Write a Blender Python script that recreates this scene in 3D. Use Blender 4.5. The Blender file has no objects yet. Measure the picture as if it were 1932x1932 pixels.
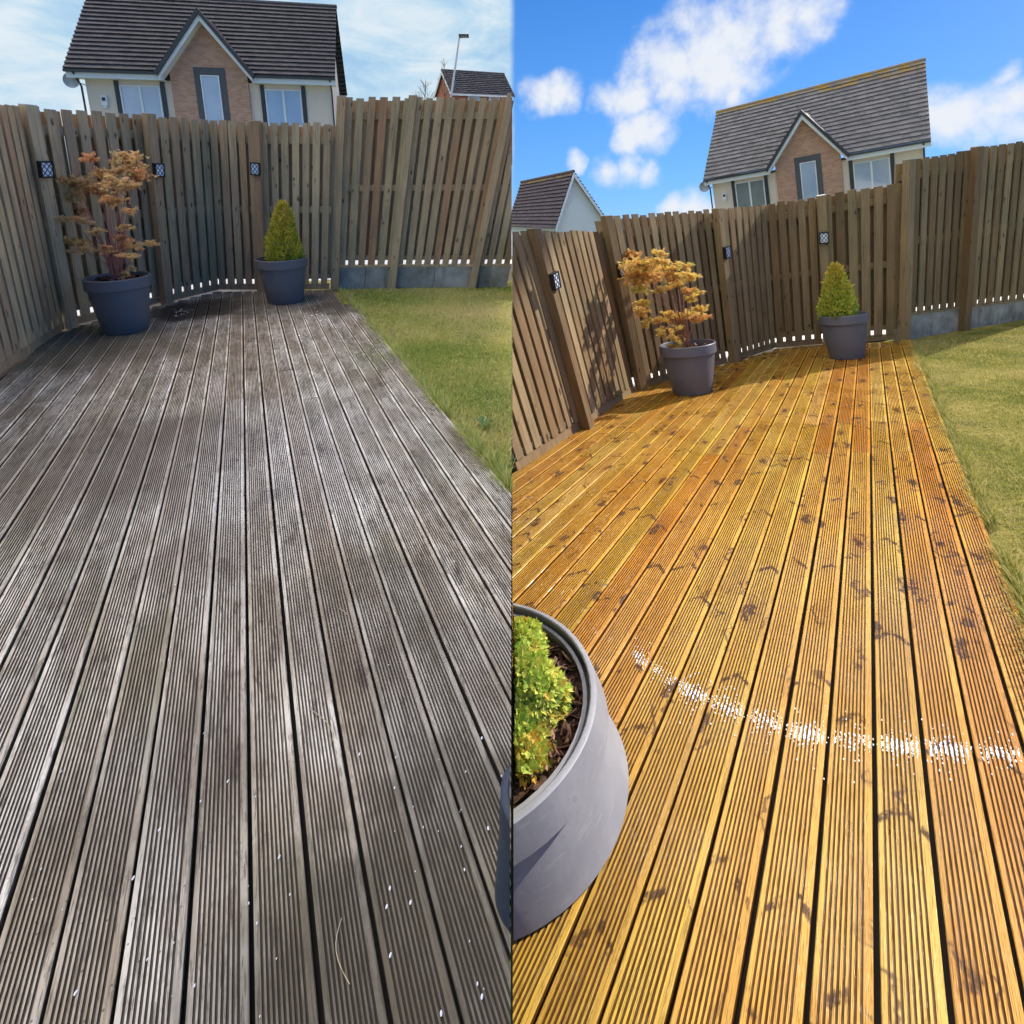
import bpy, bmesh, math, random
from mathutils import Vector as V, Matrix
import numpy as np
R = random.Random(7)
S = bpy.context.scene
COL = S.collection

# ------------------------------------------------------------------ camera
F, CX, CY, WPX = 1000.0, 966.0, 560.0, 1932.0
EYE = V((0, 0, 1.25))                                   # the level garden's ground is z = 0
DN = V((0, .972, .235)).normalized(); FW = V((0, -DN.z, DN.y))
def W(p):                                               # view axes (right, down, forward) -> world
    return V((p.x, p.dot(FW), -p.dot(DN))) + EYE
def Wd(p): return V((p.x, p.dot(FW), -p.dot(DN)))
cam = bpy.data.cameras.new('camera'); co = bpy.data.objects.new('camera', cam); COL.objects.link(co)
cam.sensor_width = 36; cam.lens = F / WPX * 36; cam.shift_x = 0; cam.shift_y = -(966 - CY) / WPX
cam.clip_start = .02; cam.clip_end = 2000
co.location = EYE; co.rotation_euler = (math.pi / 2 - math.asin(DN.z), 0, 0)
S.camera = co

# ------------------------------------------------------------------ light
SUN = Wd(V((.70, -.66, .24))).normalized()              # towards the sun
SEL = math.asin(SUN.z); SAZ = math.atan2(SUN.x, SUN.y)
sl = bpy.data.lights.new('sun', 'SUN'); sl.energy = 5.0; sl.angle = math.radians(.5); sl.color = (1, .93, .82)
so = bpy.data.objects.new('sun', sl); COL.objects.link(so)
so.rotation_euler = SUN.to_track_quat('Z', 'Y').to_euler()
S.view_settings.view_transform = 'Standard'; S.view_settings.look = 'None'; S.view_settings.exposure = 0.3; S.view_settings.gamma = 1
S.render.engine = 'CYCLES'; S.cycles.max_bounces = 7; S.cycles.diffuse_bounces = 4; S.cycles.transparent_max_bounces = 8
S.cycles.sample_clamp_indirect = 6; S.cycles.use_denoising = True

# ------------------------------------------------------------------ node helper
class NT:
    def __init__(s, tree): s.t = tree; tree.nodes.clear()
    def n(s, typ, ins=None, **props):
        nd = s.t.nodes.new('ShaderNode' + typ)
        for k, v in props.items(): setattr(nd, k, v)
        for k, v in (ins or {}).items(): s.set(nd.inputs[k], v)
        return nd
    def set(s, sock, v):
        if isinstance(v, bpy.types.NodeSocket): s.t.links.new(v, sock)
        else:
            if isinstance(v, (tuple, list)) and len(v) == 3 and sock.type == 'RGBA': v = (*v, 1)
            sock.default_value = v
    def math(s, op, a, b=0.0, c=0.0, clamp=False):
        nd = s.n('Math', operation=op, use_clamp=clamp); s.set(nd.inputs[0], a); s.set(nd.inputs[1], b); s.set(nd.inputs[2], c); return nd.outputs[0]
    def vm(s, op, a, b=(0, 0, 0), out=0):
        nd = s.n('VectorMath', operation=op); s.set(nd.inputs[0], a)
        if op == 'SCALE': s.set(nd.inputs['Scale'], b)
        else: s.set(nd.inputs[1], b)
        return nd.outputs[out]
    def mix(s, f, a, b, typ='RGBA', blend='MIX'):
        nd = s.n('Mix', data_type=typ)
        if typ == 'RGBA':
            nd.blend_type = blend; s.set(nd.inputs[0], f); s.set(nd.inputs[6], a); s.set(nd.inputs[7], b); return nd.outputs[2]
        s.set(nd.inputs[0], f); s.set(nd.inputs[2], a); s.set(nd.inputs[3], b); return nd.outputs[0]
    def noise(s, vec, scale, detail=3, rough=.55, dist=0):
        return s.n('TexNoise', {'Vector': vec, 'Scale': scale, 'Detail': detail, 'Roughness': rough, 'Distortion': dist}).outputs[0]
    def ss(s, v, lo, hi):                               # smoothstep; lo > hi inverts
        if isinstance(lo, float) and isinstance(hi, float) and lo > hi:
            return s.math('SUBTRACT', 1.0, s.ss(v, hi, lo))
        return s.n('MapRange', {'Value': v, 'From Min': lo, 'From Max': hi}, interpolation_type='SMOOTHSTEP').outputs[0]
    def ramp(s, v, stops):
        nd = s.n('ValToRGB', {'Fac': v}); e = nd.color_ramp.elements
        while len(e) < len(stops): e.new(.5)
        for i, (p, c) in enumerate(stops): e[i].position = p; e[i].color = (*c, 1)
        return nd.outputs[0]
    def attr(s, name): return s.n('Attribute', attribute_name=name).outputs['Fac']
    def uv(s): return s.n('UVMap', uv_map='UVMap').outputs[0]
    def pos(s): return s.n('NewGeometry').outputs['Position']
    def bump(s, h, strength, dist=.01): return s.n('Bump', {'Height': h, 'Strength': strength, 'Distance': dist}).outputs[0]
def mapv(t, v, sc): return t.vm('MULTIPLY', v, sc)
def newmat(name):
    m = bpy.data.materials.new(name); m.use_nodes = True; return m, NT(m.node_tree)
def fin(t, **ins):
    ins = {k.replace('_', ' '): v for k, v in ins.items()}
    b = t.n('BsdfPrincipled', ins); o = t.n('OutputMaterial'); t.t.links.new(b.outputs[0], o.inputs[0]); return b
def simple(name, col, rough=.6, var=.12, scale=8.0, spec=.4, bump=0.0, metal=0.0):
    m, t = newmat(name); p = t.pos(); n = t.noise(p, scale, 4)
    c = t.mix(n, tuple(x * (1 - var) for x in col), tuple(min(1, x * (1 + var)) for x in col))
    r = t.math('ADD', t.math('MULTIPLY', t.noise(p, scale * 3), .2), rough - .1)
    kw = dict(Base_Color=c, Roughness=r, Metallic=metal, Specular_IOR_Level=spec)
    if bump: kw['Normal'] = t.bump(t.noise(p, scale * 6, 5), bump, .01)
    fin(t, **kw); return m

# ------------------------------------------------------------------ sky
def ray(x, y): return V(((x - CX) / F, (y - CY) / F, 1))
wd = bpy.data.worlds.new('World'); S.world = wd; wd.use_nodes = True
t = NT(wd.node_tree)
dirv = t.n('TexCoord').outputs['Generated']
lift = t.vm('ADD', dirv, (0, 0, .16))
sky = t.n('TexSky', {'Vector': lift}, sky_type='NISHITA', sun_disc=False, sun_elevation=SEL, sun_rotation=SAZ, air_density=1.0, dust_density=.4, ozone_density=2.5)
hs = t.n('HueSaturation', {'Color': sky.outputs[0], 'Saturation': 1.3, 'Value': 1.0, 'Hue': .5})
blue = t.mix(.6, t.mix(1.0, hs.outputs[0], (1.1, 1.35, 1.75), blend='MULTIPLY'), t.mix(t.ss(t.n('SeparateXYZ', {0: dirv}).outputs[2], -.05, .5), (.13, .42, .95), (.025, .20, .72)))
# fair-weather puffs over the sunny garden: (pixel x, pixel y, angular radius)
puffs = [(1270, 130, .10), (1340, 95, .12), (1400, 70, .11), (1350, 140, .09), (1470, 45, .08), (1520, 35, .06), (1195, 190, .07),
         (1140, 185, .045), (1260, 180, .06), (1225, 250, .06), (1190, 265, .045), (1150, 325, .045), (1185, 322, .05), (1215, 325, .04), (1020, 180, .05), (1055, 178, .045),
         (1790, 222, .06), (1830, 215, .065), (1870, 200, .06), (1910, 195, .06), (1895, 135, .03), (1383, 185, .03), (1310, 392, .05), (1265, 395, .04), (1340, 398, .04), (1920, 240, .04), (1085, 300, .03)]
wob = t.vm('ADD', dirv, t.vm('SCALE', t.vm('SUBTRACT', t.n('TexNoise', {'Vector': dirv, 'Scale': 14.0, 'Detail': 4.0}).outputs[1], (.5, .5, .5)), .05))
field = 0.0
for (x, y, r) in puffs:
    d = Wd(ray(x, y)).normalized()
    q = t.vm('DISTANCE', wob, tuple(d), out=1)
    field = t.math('MAXIMUM', field, t.math('SUBTRACT', 1.0, t.math('DIVIDE', q, r)))
fn = t.math('ADD', field, t.math('MULTIPLY', t.math('SUBTRACT', t.noise(dirv, 20.0, 5, .55), .5), 1.7))
puff = t.math('MULTIPLY', t.ss(fn, .0, 1.0), t.ss(field, .0, .30))
sep = t.n('SeparateXYZ', {0: dirv})
high = t.ss(sep.outputs[2], .45, .75)
c1 = t.mix(puff, blue, (.84, .88, .95))
# grey-white cloud bank over the left-hand garden
bank = t.noise(mapv(t, dirv, (2.2, 2.2, 6.0)), 2.4, 7, .6, .5)
zen = t.vm('DISTANCE', dirv, tuple(V((-.22, .12, .97)).normalized()), out=1)
gain = t.math('ADD', 1.0, t.math('MULTIPLY', t.ss(zen, .80, .30), 4.6))   # an overcast sky is brightest overhead
bankc = t.ramp(bank, [(.36, (.38, .60, .84)), (.48, (.52, .72, .88)), (.58, (.70, .82, .91)), (.68, (.80, .88, .94))])
bankc = t.mix(1.0, bankc, t.n('CombineXYZ', {0: t.math('MULTIPLY', gain, t.math('ADD', 1.0, t.math('MULTIPLY', t.math('SUBTRACT', gain, 1.0), .13))), 1: t.math('MULTIPLY', gain, 1.0), 2: t.math('MULTIPLY', gain, t.math('SUBTRACT', 1.0, t.math('MULTIPLY', t.math('SUBTRACT', gain, 1.0), .05)))}).outputs[0], blend='MULTIPLY')
c2 = t.mix(t.ss(t.math('ADD', sep.outputs[0], t.math('MULTIPLY', t.noise(dirv, 9.0), .01)), .012, -.002), c1, bankc)
c2 = t.mix(1.0, c2, (.815, .815, .815), blend='MULTIPLY')
bg = t.n('Background', {'Color': c2, 'Strength': 1.0})
sk_only = t.n('Background', {'Color': c2, 'Strength': 1.0})
t.t.links.new(bg.outputs[0], t.n('OutputWorld').inputs[0])
# Nishita is physically bright: scale it, the cloud colours stay as they are
t.set(hs.inputs['Value'], .10)

# ------------------------------------------------------------------ mesh helper
class MB:
    def __init__(s): s.v = []; s.f = []; s.uv = []; s.r = []; s.g = []
    def face(s, pts, uv=None, r=0.0, g=0.0):
        i = len(s.v); s.v += [tuple(p) for p in pts]; s.f.append(tuple(range(i, i + len(pts))))
        s.uv += uv if uv else [(0, 0)] * len(pts); s.r.append(r); s.g.append(g)
    def box8(s, P, r=0.0, L=1.0, Wd_=.1, g=0.0):
        # P: 8 points, bottom ring 0-3, top ring 4-7
        ou = R.random() * 9
        for q in ((0, 1, 5, 4), (1, 2, 6, 5), (2, 3, 7, 6), (3, 0, 4, 7)):
            s.face([P[k] for k in q], [(ou, 0), (ou + Wd_, 0), (ou + Wd_, L), (ou, L)], r, g)
        s.face([P[4], P[5], P[6], P[7]], [(ou, 0), (ou + Wd_, 0), (ou + Wd_, Wd_), (ou, Wd_)], r, g)
        s.face([P[3], P[2], P[1], P[0]], [(ou, 0), (ou + Wd_, 0), (ou + Wd_, Wd_), (ou, Wd_)], r, g)
    def obox(s, c, ax, ay, az, sx, sy, sz, r=0.0, g=0.0):  # c = centre of bottom face
        P = [c + ax * (a * sx / 2) + ay * (b * sy / 2) + az * (k * sz) for k in (0, 1) for (a, b) in ((-1, -1), (1, -1), (1, 1), (-1, 1))]
        s.box8(P, r, sz, sx, g)
    def tube(s, pts, rad, n=6, r=0.0):
        rings = []
        for i, p in enumerate(pts):
            d = (pts[min(i + 1, len(pts) - 1)] - pts[max(i - 1, 0)]).normalized()
            a = d.orthogonal().normalized(); b = d.cross(a)
            rr = rad[i] if isinstance(rad, (list, tuple)) else rad
            rings.append([p + (a * math.cos(2 * math.pi * k / n) + b * math.sin(2 * math.pi * k / n)) * rr for k in range(n)])
        for A, B in zip(rings, rings[1:]):
            for k in range(n): s.face([A[k], A[(k + 1) % n], B[(k + 1) % n], B[k]], None, r)
        s.face(rings[-1], None, r); s.face(rings[0][::-1], None, r)
    def build(s, name, mat, parent=None, smooth=False, weld=False, bevel=0):
        me = bpy.data.meshes.new(name); me.from_pydata(s.v, [], s.f)
        u = me.uv_layers.new(name='UVMap'); u.data.foreach_set('uv', [c for p in s.uv for c in p])
        a = me.attributes.new('rnd', 'FLOAT', 'FACE'); a.data.foreach_set('value', s.r)
        a = me.attributes.new('groove', 'FLOAT', 'FACE'); a.data.foreach_set('value', s.g)
        if weld:
            bm = bmesh.new(); bm.from_mesh(me); bmesh.ops.remove_doubles(bm, verts=bm.verts, dist=1e-5)
            bmesh.ops.recalc_face_normals(bm, faces=bm.faces)
            bm.to_mesh(me); bm.free()
        if smooth: me.polygons.foreach_set('use_smooth', [True] * len(me.polygons))
        o = bpy.data.objects.new(name, me); COL.objects.link(o); me.materials.append(mat)
        if bevel:
            b = o.modifiers.new('b', 'BEVEL'); b.width = bevel; b.segments = 2; b.limit_method = 'ANGLE'
        if parent is not None:
            o.parent = parent; o.matrix_parent_inverse = parent.matrix_basis.inverted()
        return o
def tag(o, label=None, cat=None, group=None, kind=None):
    if label: o['label'] = label
    if cat: o['category'] = cat
    if group: o['group'] = group
    if kind: o['kind'] = kind
    return o
def empty(name, loc, label, cat, group=None):
    o = bpy.data.objects.new(name, None); COL.objects.link(o); o.location = loc; o.empty_display_size = .1
    return tag(o, label, cat, group)
def cut_seam(o, side, eps=.004, cap=True):
    """trim a mesh flush with the line where the two gardens meet (world x = 0)"""
    bm = bmesh.new(); bm.from_mesh(o.data)
    bmesh.ops.remove_doubles(bm, verts=bm.verts, dist=1e-6)
    g = bm.verts[:] + bm.edges[:] + bm.faces[:]
    off = o.matrix_basis.translation.x
    r = bmesh.ops.bisect_plane(bm, geom=g, plane_co=(eps * (-1 if side == 'L' else 1), 0, 0), plane_no=(1, 0, 0),
                               clear_outer=(side == 'L'), clear_inner=(side == 'R'))
    if cap:
        es = [e for e in r['geom_cut'] if isinstance(e, bmesh.types.BMEdge)]
        try: bmesh.ops.holes_fill(bm, edges=es, sides=0)
        except Exception: pass
    bm.to_mesh(o.data); bm.free()

# ------------------------------------------------------------------ the two garden planes
class Plot:
    def __init__(s, n, H, vp, s_):
        s.n = V(n).normalized(); s.H = H; s.N = -s.n; s.s = s_            # N: away from the ground
        a = ray(*vp); s.A = (a - s.n * a.dot(s.n)).normalized()           # along the boards
        s.C = s.A.cross(s.N).normalized()
        if s.C.x < 0: s.C = -s.C
        s.O = s.n * H
    def bp(s, x, y, h=0.0):
        r = ray(x, y); return r * ((s.H - h) / s.n.dot(r))
    def uv(s, P): d = P - s.O; return d.dot(s.A), d.dot(s.C)
    def P(s, u, v, h=0.0): return s.O + s.A * u + s.C * v + s.N * h
LP = Plot((0, 1000, 242), 1.25, (455, 318), 1.25 / 1.5)
RP = Plot((130, 1000, 32.6), 1.80, (1638, 440), 1.80 / 1.4)
def pix(P): return CX + F * P.x / P.z, CY + F * P.y / P.z
def solveh(P, d, ytop):
    # h with pix(P + h d).y = ytop
    k = (ytop - CY) / F
    return (k * P.z - P.y) / (d.y - k * d.z)
UL = V((.086, -.963, -.263)).normalized(); UR = V((-.159, -.968, -.196)).normalized()
XC = V((1, 0, 0))

# ------------------------------------------------------------------ materials
def fence_mat(name, cols, dark, wet=False):
    m, t = newmat(name); uv = t.uv(); r = t.attr('rnd')
    off = t.n('CombineXYZ', {0: t.math('MULTIPLY', r, 37.0), 1: t.math('MULTIPLY', r, 91.0), 2: r}).outputs[0]
    p = t.vm('ADD', uv, off)
    grain = t.noise(mapv(t, p, (90, 2.2, 1)), 1.0, 5, .6, .4)
    fine = t.noise(mapv(t, p, (300, 6, 1)), 1.0, 3, .6)
    blot = t.noise(mapv(t, p, (9, 1.6, 1)), 1.0, 4, .6)
    c = t.ramp(r, [(i / (len(cols) - 1), q) for i, q in enumerate(cols)])
    c = t.mix(t.ss(blot, .3, .7), c, t.mix(1.0, c, (1.35, 1.3, 1.22), blend='MULTIPLY'))
    c = t.mix(t.math('MULTIPLY', t.ss(grain, .45, .75), .55), c, dark)
    c = t.mix(t.math('MULTIPLY', t.ss(fine, .5, .8), .3), c, dark)
    kn = t.n('TexVoronoi', {'Vector': t.vm('ADD', mapv(t, p, (10.0, 4.2, 1)), t.vm('SCALE', t.n('TexNoise', {'Vector': p, 'Scale': 20.0}).outputs[1], .25)), 'Scale': 1.0, 'Randomness': 1.0})
    k = t.ss(kn.outputs[0], .17, .05)
    c = t.mix(t.math('MULTIPLY', k, .88), c, tuple(x * .5 for x in dark))
    green = t.math('MULTIPLY', t.ss(t.noise(t.pos(), 1.7, 4), .5, .7), .22)
    c = t.mix(green, c, (.17, .19, .10))
    h = t.math('ADD', grain, t.math('MULTIPLY', fine, .5))
    fin(t, Base_Color=c, Roughness=.8, Specular_IOR_Level=.25, Normal=t.bump(h, .6, .004))
    return m
M_FL = fence_mat('weathered_fence_timber', [(.37, .24, .135), (.45, .33, .195), (.52, .395, .235), (.40, .225, .12), (.46, .37, .21), (.42, .295, .175)], (.11, .065, .04))
M_FR = fence_mat('brown_fence_timber', [(.165, .105, .052), (.25, .175, .092), (.33, .245, .135), (.19, .115, .055), (.28, .21, .112), (.225, .155, .078)], (.06, .036, .018))
M_PALE = simple('cut_timber', (.62, .60, .55), .8)

def deck_mat_grey():
    m, t = newmat('weathered_grooved_decking'); uv = t.uv(); r = t.attr('rnd'); gr = t.attr('groove'); pos = t.pos()
    off = t.n('CombineXYZ', {0: t.math('MULTIPLY', r, 37.0), 1: t.math('MULTIPLY', r, 53.0), 2: r}).outputs[0]
    p = t.vm('ADD', uv, off)
    streak = t.noise(mapv(t, p, (3.0, 70, 1)), 1.0, 6, .65)
    fleck = t.noise(mapv(t, p, (14, 160, 1)), 1.0, 4, .7)
    blot = t.noise(mapv(t, p, (2.4, 5.0, 1)), 1.0, 5, .6)
    big = t.noise(pos, 1.3, 4, .55)
    c = t.ramp(r, [(0, (.53, .48, .38)), (.3, (.66, .61, .50)), (.55, (.61, .575, .49)), (.8, (.72, .68, .58)), (1, (.51, .44, .34))])
    c = t.mix(t.ss(blot, .35, .68), t.mix(1.0, c, (.70, .64, .56), blend='MULTIPLY'), t.mix(1.0, c, (1.25, 1.25, 1.24), blend='MULTIPLY'))
    c = t.mix(t.math('MULTIPLY', t.ss(streak, .48, .66), .6), c, (.12, .09, .06))
    c = t.mix(t.math('MULTIPLY', t.ss(fleck, .53, .66), .7), c, (.06, .048, .035))
    worn = t.noise(mapv(t, p, (7, 34, 1)), 1.0, 6, .75)
    c = t.mix(t.math('MULTIPLY', t.ss(worn, .54, .64), .65), c, (.085, .068, .05))
    c = t.mix(t.math('MULTIPLY', t.ss(t.noise(pos, 4.5, 7, .75), .50, .66), .4), c, (.16, .12, .08))
    c = t.mix(t.math('MULTIPLY', t.ss(t.noise(mapv(t, p, (1.3, 3.0, 1)), 1.0, 3), .56, .66), .35), c, (.17, .18, .10))
    def patch(x, y, rad, lo=.55, hi=1.0, ns=.5):
        q = t.vm('DISTANCE', pos, tuple(W(LP.bp(x, y))), out=1)
        q = t.math('ADD', t.math('DIVIDE', q, rad), t.math('MULTIPLY', t.math('SUBTRACT', t.noise(pos, 5.0, 5, .65), .5), ns * 2))
        return t.ss(q, hi, lo)
    # algae in the far left corner, damp dirt round the old pot places, scrubbed pale middle
    pale = patch(500, 860, 1.1, .1, 1.0, .35)
    c = t.mix(t.math('MULTIPLY', pale, .25), c, (.60, .60, .63))
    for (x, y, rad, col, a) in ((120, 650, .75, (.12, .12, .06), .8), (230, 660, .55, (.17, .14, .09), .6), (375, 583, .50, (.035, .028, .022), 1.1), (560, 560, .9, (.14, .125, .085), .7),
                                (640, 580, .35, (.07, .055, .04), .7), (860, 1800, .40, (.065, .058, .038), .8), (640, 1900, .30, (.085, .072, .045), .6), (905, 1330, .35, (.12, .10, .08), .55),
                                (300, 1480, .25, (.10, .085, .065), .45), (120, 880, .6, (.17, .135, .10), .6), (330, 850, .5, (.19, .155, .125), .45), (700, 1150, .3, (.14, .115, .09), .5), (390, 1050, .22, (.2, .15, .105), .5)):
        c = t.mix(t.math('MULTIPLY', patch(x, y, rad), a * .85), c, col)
    kn = t.n('TexVoronoi', {'Vector': t.vm('ADD', mapv(t, p, (3.2, 8.0, 1)), t.vm('SCALE', t.n('TexNoise', {'Vector': p, 'Scale': 24.0, 'Detail': 3.0}).outputs[1], .5)), 'Scale': 1.0})
    k = t.math('MULTIPLY', t.ss(kn.outputs[0], .20, .08), .45)
    c = t.mix(k, c, (.06, .05, .042))
    sp = t.n('TexVoronoi', {'Vector': p, 'Scale': 55.0}); k2 = t.math('MULTIPLY', t.ss(sp.outputs[0], .16, .08), t.ss(big, .45, .6))
    c = t.mix(t.math('MULTIPLY', k2, .7), c, (.04, .035, .03))
    c = t.mix(t.math('MULTIPLY', gr, .88), c, (.045, .036, .028))
    fin(t, Base_Color=c, Roughness=t.math('ADD', .6, t.math('MULTIPLY', blot, .3)), Specular_IOR_Level=.2, Normal=t.bump(t.math('ADD', streak, fleck), .5, .002))
    return m
def deck_mat_gold():
    m, t = newmat('oiled_grooved_decking'); uv = t.uv(); r = t.attr('rnd'); gr = t.attr('groove'); pos = t.pos()
    off = t.n('CombineXYZ', {0: t.math('MULTIPLY', r, 37.0), 1: t.math('MULTIPLY', r, 53.0), 2: r}).outputs[0]
    p = t.vm('ADD', uv, off)
    streak = t.noise(mapv(t, p, (1.6, 60, 1)), 1.0, 5, .6)
    fleck = t.noise(mapv(t, p, (9, 170, 1)), 1.0, 4, .65)
    blot = t.noise(mapv(t, p, (1.2, 5.0, 1)), 1.0, 4, .55)
    c = t.ramp(r, [(0, (.57, .27, .022)), (.2, (.62, .355, .05)), (.4, (.47, .31, .022)), (.6, (.66, .40, .085)), (.8, (.55, .225, .014)), (1, (.60, .35, .05))])
    c = t.mix(t.ss(blot, .35, .68), t.mix(1.0, c, (.84, .72, .5), blend='MULTIPLY'), t.mix(1.0, c, (1.12, 1.18, 1.35), blend='MULTIPLY'))
    c = t.mix(t.math('MULTIPLY', t.ss(streak, .5, .72), .5), c, (.22, .095, .02))
    c = t.mix(t.math('MULTIPLY', t.ss(fleck, .55, .75), .4), c, (.14, .07, .02))
    # greyer boards towards the lawn
    u_, v_ = RP.uv(RP.bp(1720, 1300)); q = t.vm('DISTANCE', pos, tuple(W(RP.bp(1900, 1500))), out=1)
    c = t.mix(t.math('MULTIPLY', t.ss(q, 2.2, .5), .35), c, (.42, .28, .12))
    wob2 = t.vm('SCALE', t.vm('SUBTRACT', t.n('TexNoise', {'Vector': mapv(t, p, (1, .6, 1)), 'Scale': 16.0, 'Detail': 3.0}).outputs[1], (.5, .5, .5)), .55)
    kn = t.n('TexVoronoi', {'Vector': t.vm('ADD', mapv(t, p, (3.3, 8.0, 1)), wob2), 'Scale': 1.0, 'Randomness': 1.0})
    k = t.math('MULTIPLY', t.ss(kn.outputs[0], .20, .14), t.ss(t.noise(mapv(t, p, (30, 90, 1)), 1.0, 3), .30, .50))
    halo = t.ss(kn.outputs[0], .40, .16)
    c = t.mix(t.math('MULTIPLY', halo, .35), c, (.28, .11, .02))
    c = t.mix(t.math('MULTIPLY', k, .88), c, (.045, .022, .012))
    # crisp chevron grain marks, each inside its own board
    su = t.n('SeparateXYZ', {0: uv}); wv = t.math('MULTIPLY', t.math('SUBTRACT', t.noise(p, 34.0, 4, .7), .5), .035)
    uu = t.math('ADD', t.math('ADD', su.outputs[0], wv), t.math('MULTIPLY', t.math('ABSOLUTE', t.math('ADD', su.outputs[1], t.math('MULTIPLY', t.math('SUBTRACT', r, .5), .05))), 1.1))
    fr_ = t.math('FRACT', t.math('ADD', t.math('MULTIPLY', uu, 1.45), t.math('MULTIPLY', r, 13.0)))
    dc = t.math('ABSOLUTE', t.math('SUBTRACT', fr_, .5))
    chm = t.math('MULTIPLY', t.math('MULTIPLY', t.ss(dc, .026, .010), t.ss(t.noise(mapv(t, p, (5.5, 22, 1)), 1.0, 4), .48, .54)), t.ss(t.noise(mapv(t, p, (60, 60, 1)), 1.0, 2), .32, .5))
    c = t.mix(t.math('MULTIPLY', chm, .9), c, (.055, .025, .010))
    # bent dark grain marks beside knots
    arc = t.math('ABSOLUTE', t.math('SUBTRACT', kn.outputs[0], .33)); arcm = t.math('MULTIPLY', t.ss(arc, .045, .0), t.ss(t.noise(mapv(t, p, (3, 9, 1)), 1.0, 2), .50, .60))
    c = t.mix(t.math('MULTIPLY', arcm, .85), c, (.10, .05, .022))
    c = t.mix(t.math('MULTIPLY', gr, .9), c, (.075, .026, .006))
    wetn = t.ss(t.noise(mapv(t, pos, (1, 1, 1)), 2.2, 4), .40, .62)
    drop = t.noise(mapv(t, p, (14, 330, 1)), 1.0, 2, .6)
    ro = t.mix(wetn, .42, .24, typ='FLOAT')
    fin(t, Base_Color=c, Roughness=ro, Specular_IOR_Level=.2, Coat_Weight=t.math('MULTIPLY', wetn, .3), Coat_Roughness=.10,
        Normal=t.bump(t.math('ADD', t.math('MULTIPLY', streak, .5), t.math('MULTIPLY', t.ss(drop, .5, .7), 1.2)), .8, .0022))
    return m
M_DL = deck_mat_grey(); M_DR = deck_mat_gold()

def lawn_mat(name, a, b, c_, scale):
    m, t = newmat(name); p = t.pos()
    n1 = t.noise(p, scale, 5, .6); n2 = t.noise(p, scale * 9, 5, .7); n3 = t.noise(p, scale * 45, 3, .7)
    c = t.ramp(n1, [(.32, a), (.5, b), (.68, c_)])
    c = t.mix(t.ss(n2, .35, .7), t.mix(1.0, c, (.62, .66, .55), blend='MULTIPLY'), t.mix(1.0, c, (1.25, 1.2, 1.1), blend='MULTIPLY'))
    c = t.mix(t.ss(n3, .5, .8), c, t.mix(1.0, c, (.45, .45, .38), blend='MULTIPLY'))
    fin(t, Base_Color=c, Roughness=.95, Specular_IOR_Level=.1, Normal=t.bump(t.math('ADD', n2, n3), 1.0, .03)); return m
M_LL = lawn_mat('mossy_lawn', (.27, .34, .08), (.54, .50, .15), (.68, .60, .24), 2.0)
M_LR = lawn_mat('dry_lawn', (.15, .18, .035), (.34, .31, .08), (.50, .42, .15), 2.0)
def blade_mat(name, cols, tl=.3):
    m, t = newmat(name); r = t.attr('rnd')
    c = t.ramp(r, [(i / (len(cols) - 1), q) for i, q in enumerate(cols)])
    b = t.n('BsdfPrincipled', {'Base Color': c, 'Roughness': .6, 'Specular IOR Level': .25})
    tr = t.n('BsdfTranslucent', {'Color': c}); mx = t.n('MixShader', {0: tl}); t.t.links.new(b.outputs[0], mx.inputs[1]); t.t.links.new(tr.outputs[0], mx.inputs[2])
    t.t.links.new(mx.outputs[0], t.n('OutputMaterial').inputs[0]); return m
M_GR = blade_mat('grass_blades', [(.24, .38, .06), (.50, .54, .13), (.74, .66, .25), (.82, .68, .36)])
M_GR2 = blade_mat('dry_grass_blades', [(.17, .22, .04), (.34, .34, .08), (.52, .44, .15), (.58, .48, .22)])
M_WEED = blade_mat('weed_leaves', [(.12, .20, .05), (.20, .30, .08), (.30, .38, .14)])
M_MAPL = blade_mat('pink_orange_maple_leaves', [(.80, .42, .20), (.86, .58, .30), (.88, .64, .26), (.84, .68, .30), (.88, .54, .36), (.74, .66, .30)], .5)
M_MAPR = blade_mat('golden_maple_leaves', [(.66, .34, .13), (.82, .52, .14), (.88, .66, .17), (.84, .70, .15), (.78, .46, .24), (.76, .66, .16)], .45)
M_BOXL = blade_mat('box_leaves', [(.22, .29, .03), (.46, .52, .05), (.64, .62, .08), (.74, .58, .10), (.40, .46, .05), (.70, .46, .09)])
M_BOXR = blade_mat('bright_box_leaves', [(.15, .26, .03), (.34, .50, .06), (.58, .66, .11), (.72, .66, .14), (.42, .56, .08), (.82, .48, .07)])
M_STEM = simple('red_maple_stem', (.36, .14, .11), .6); M_STEM2 = simple('brown_maple_stem', (.30, .13, .08), .6); M_TWIG = simple('twig', (.16, .12, .08), .8)
M_POTL = simple('slate_blue_plastic', (.135, .135, .142), .48, .06, 6, bump=.03)
M_POTR = simple('grey_plastic', (.125, .125, .150), .45, .06, 6, bump=.03)
M_POTD = simple('dark_slate_plastic', (.035, .048, .072), .5, .06, 6)
def soil_mat():
    m, t = newmat('bark_mulch'); p = t.pos(); n = t.noise(p, 40, 5, .7)
    fin(t, Base_Color=t.ramp(n, [(.3, (.02, .012, .008)), (.55, (.09, .045, .025)), (.75, (.24, .13, .07))]), Roughness=.9, Normal=t.bump(n, 1.0, .03)); return m
M_SOIL = soil_mat()
M_CHIP = blade_mat('bark_chips', [(.05, .025, .016), (.16, .08, .05), (.28, .15, .09), (.46, .28, .16)])
M_BLACK = simple('black_plastic', (.018, .018, .02), .4); M_LENS = simple('frosted_lens', (.82, .87, .93), .3, .05)
M_CONC = None
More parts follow.
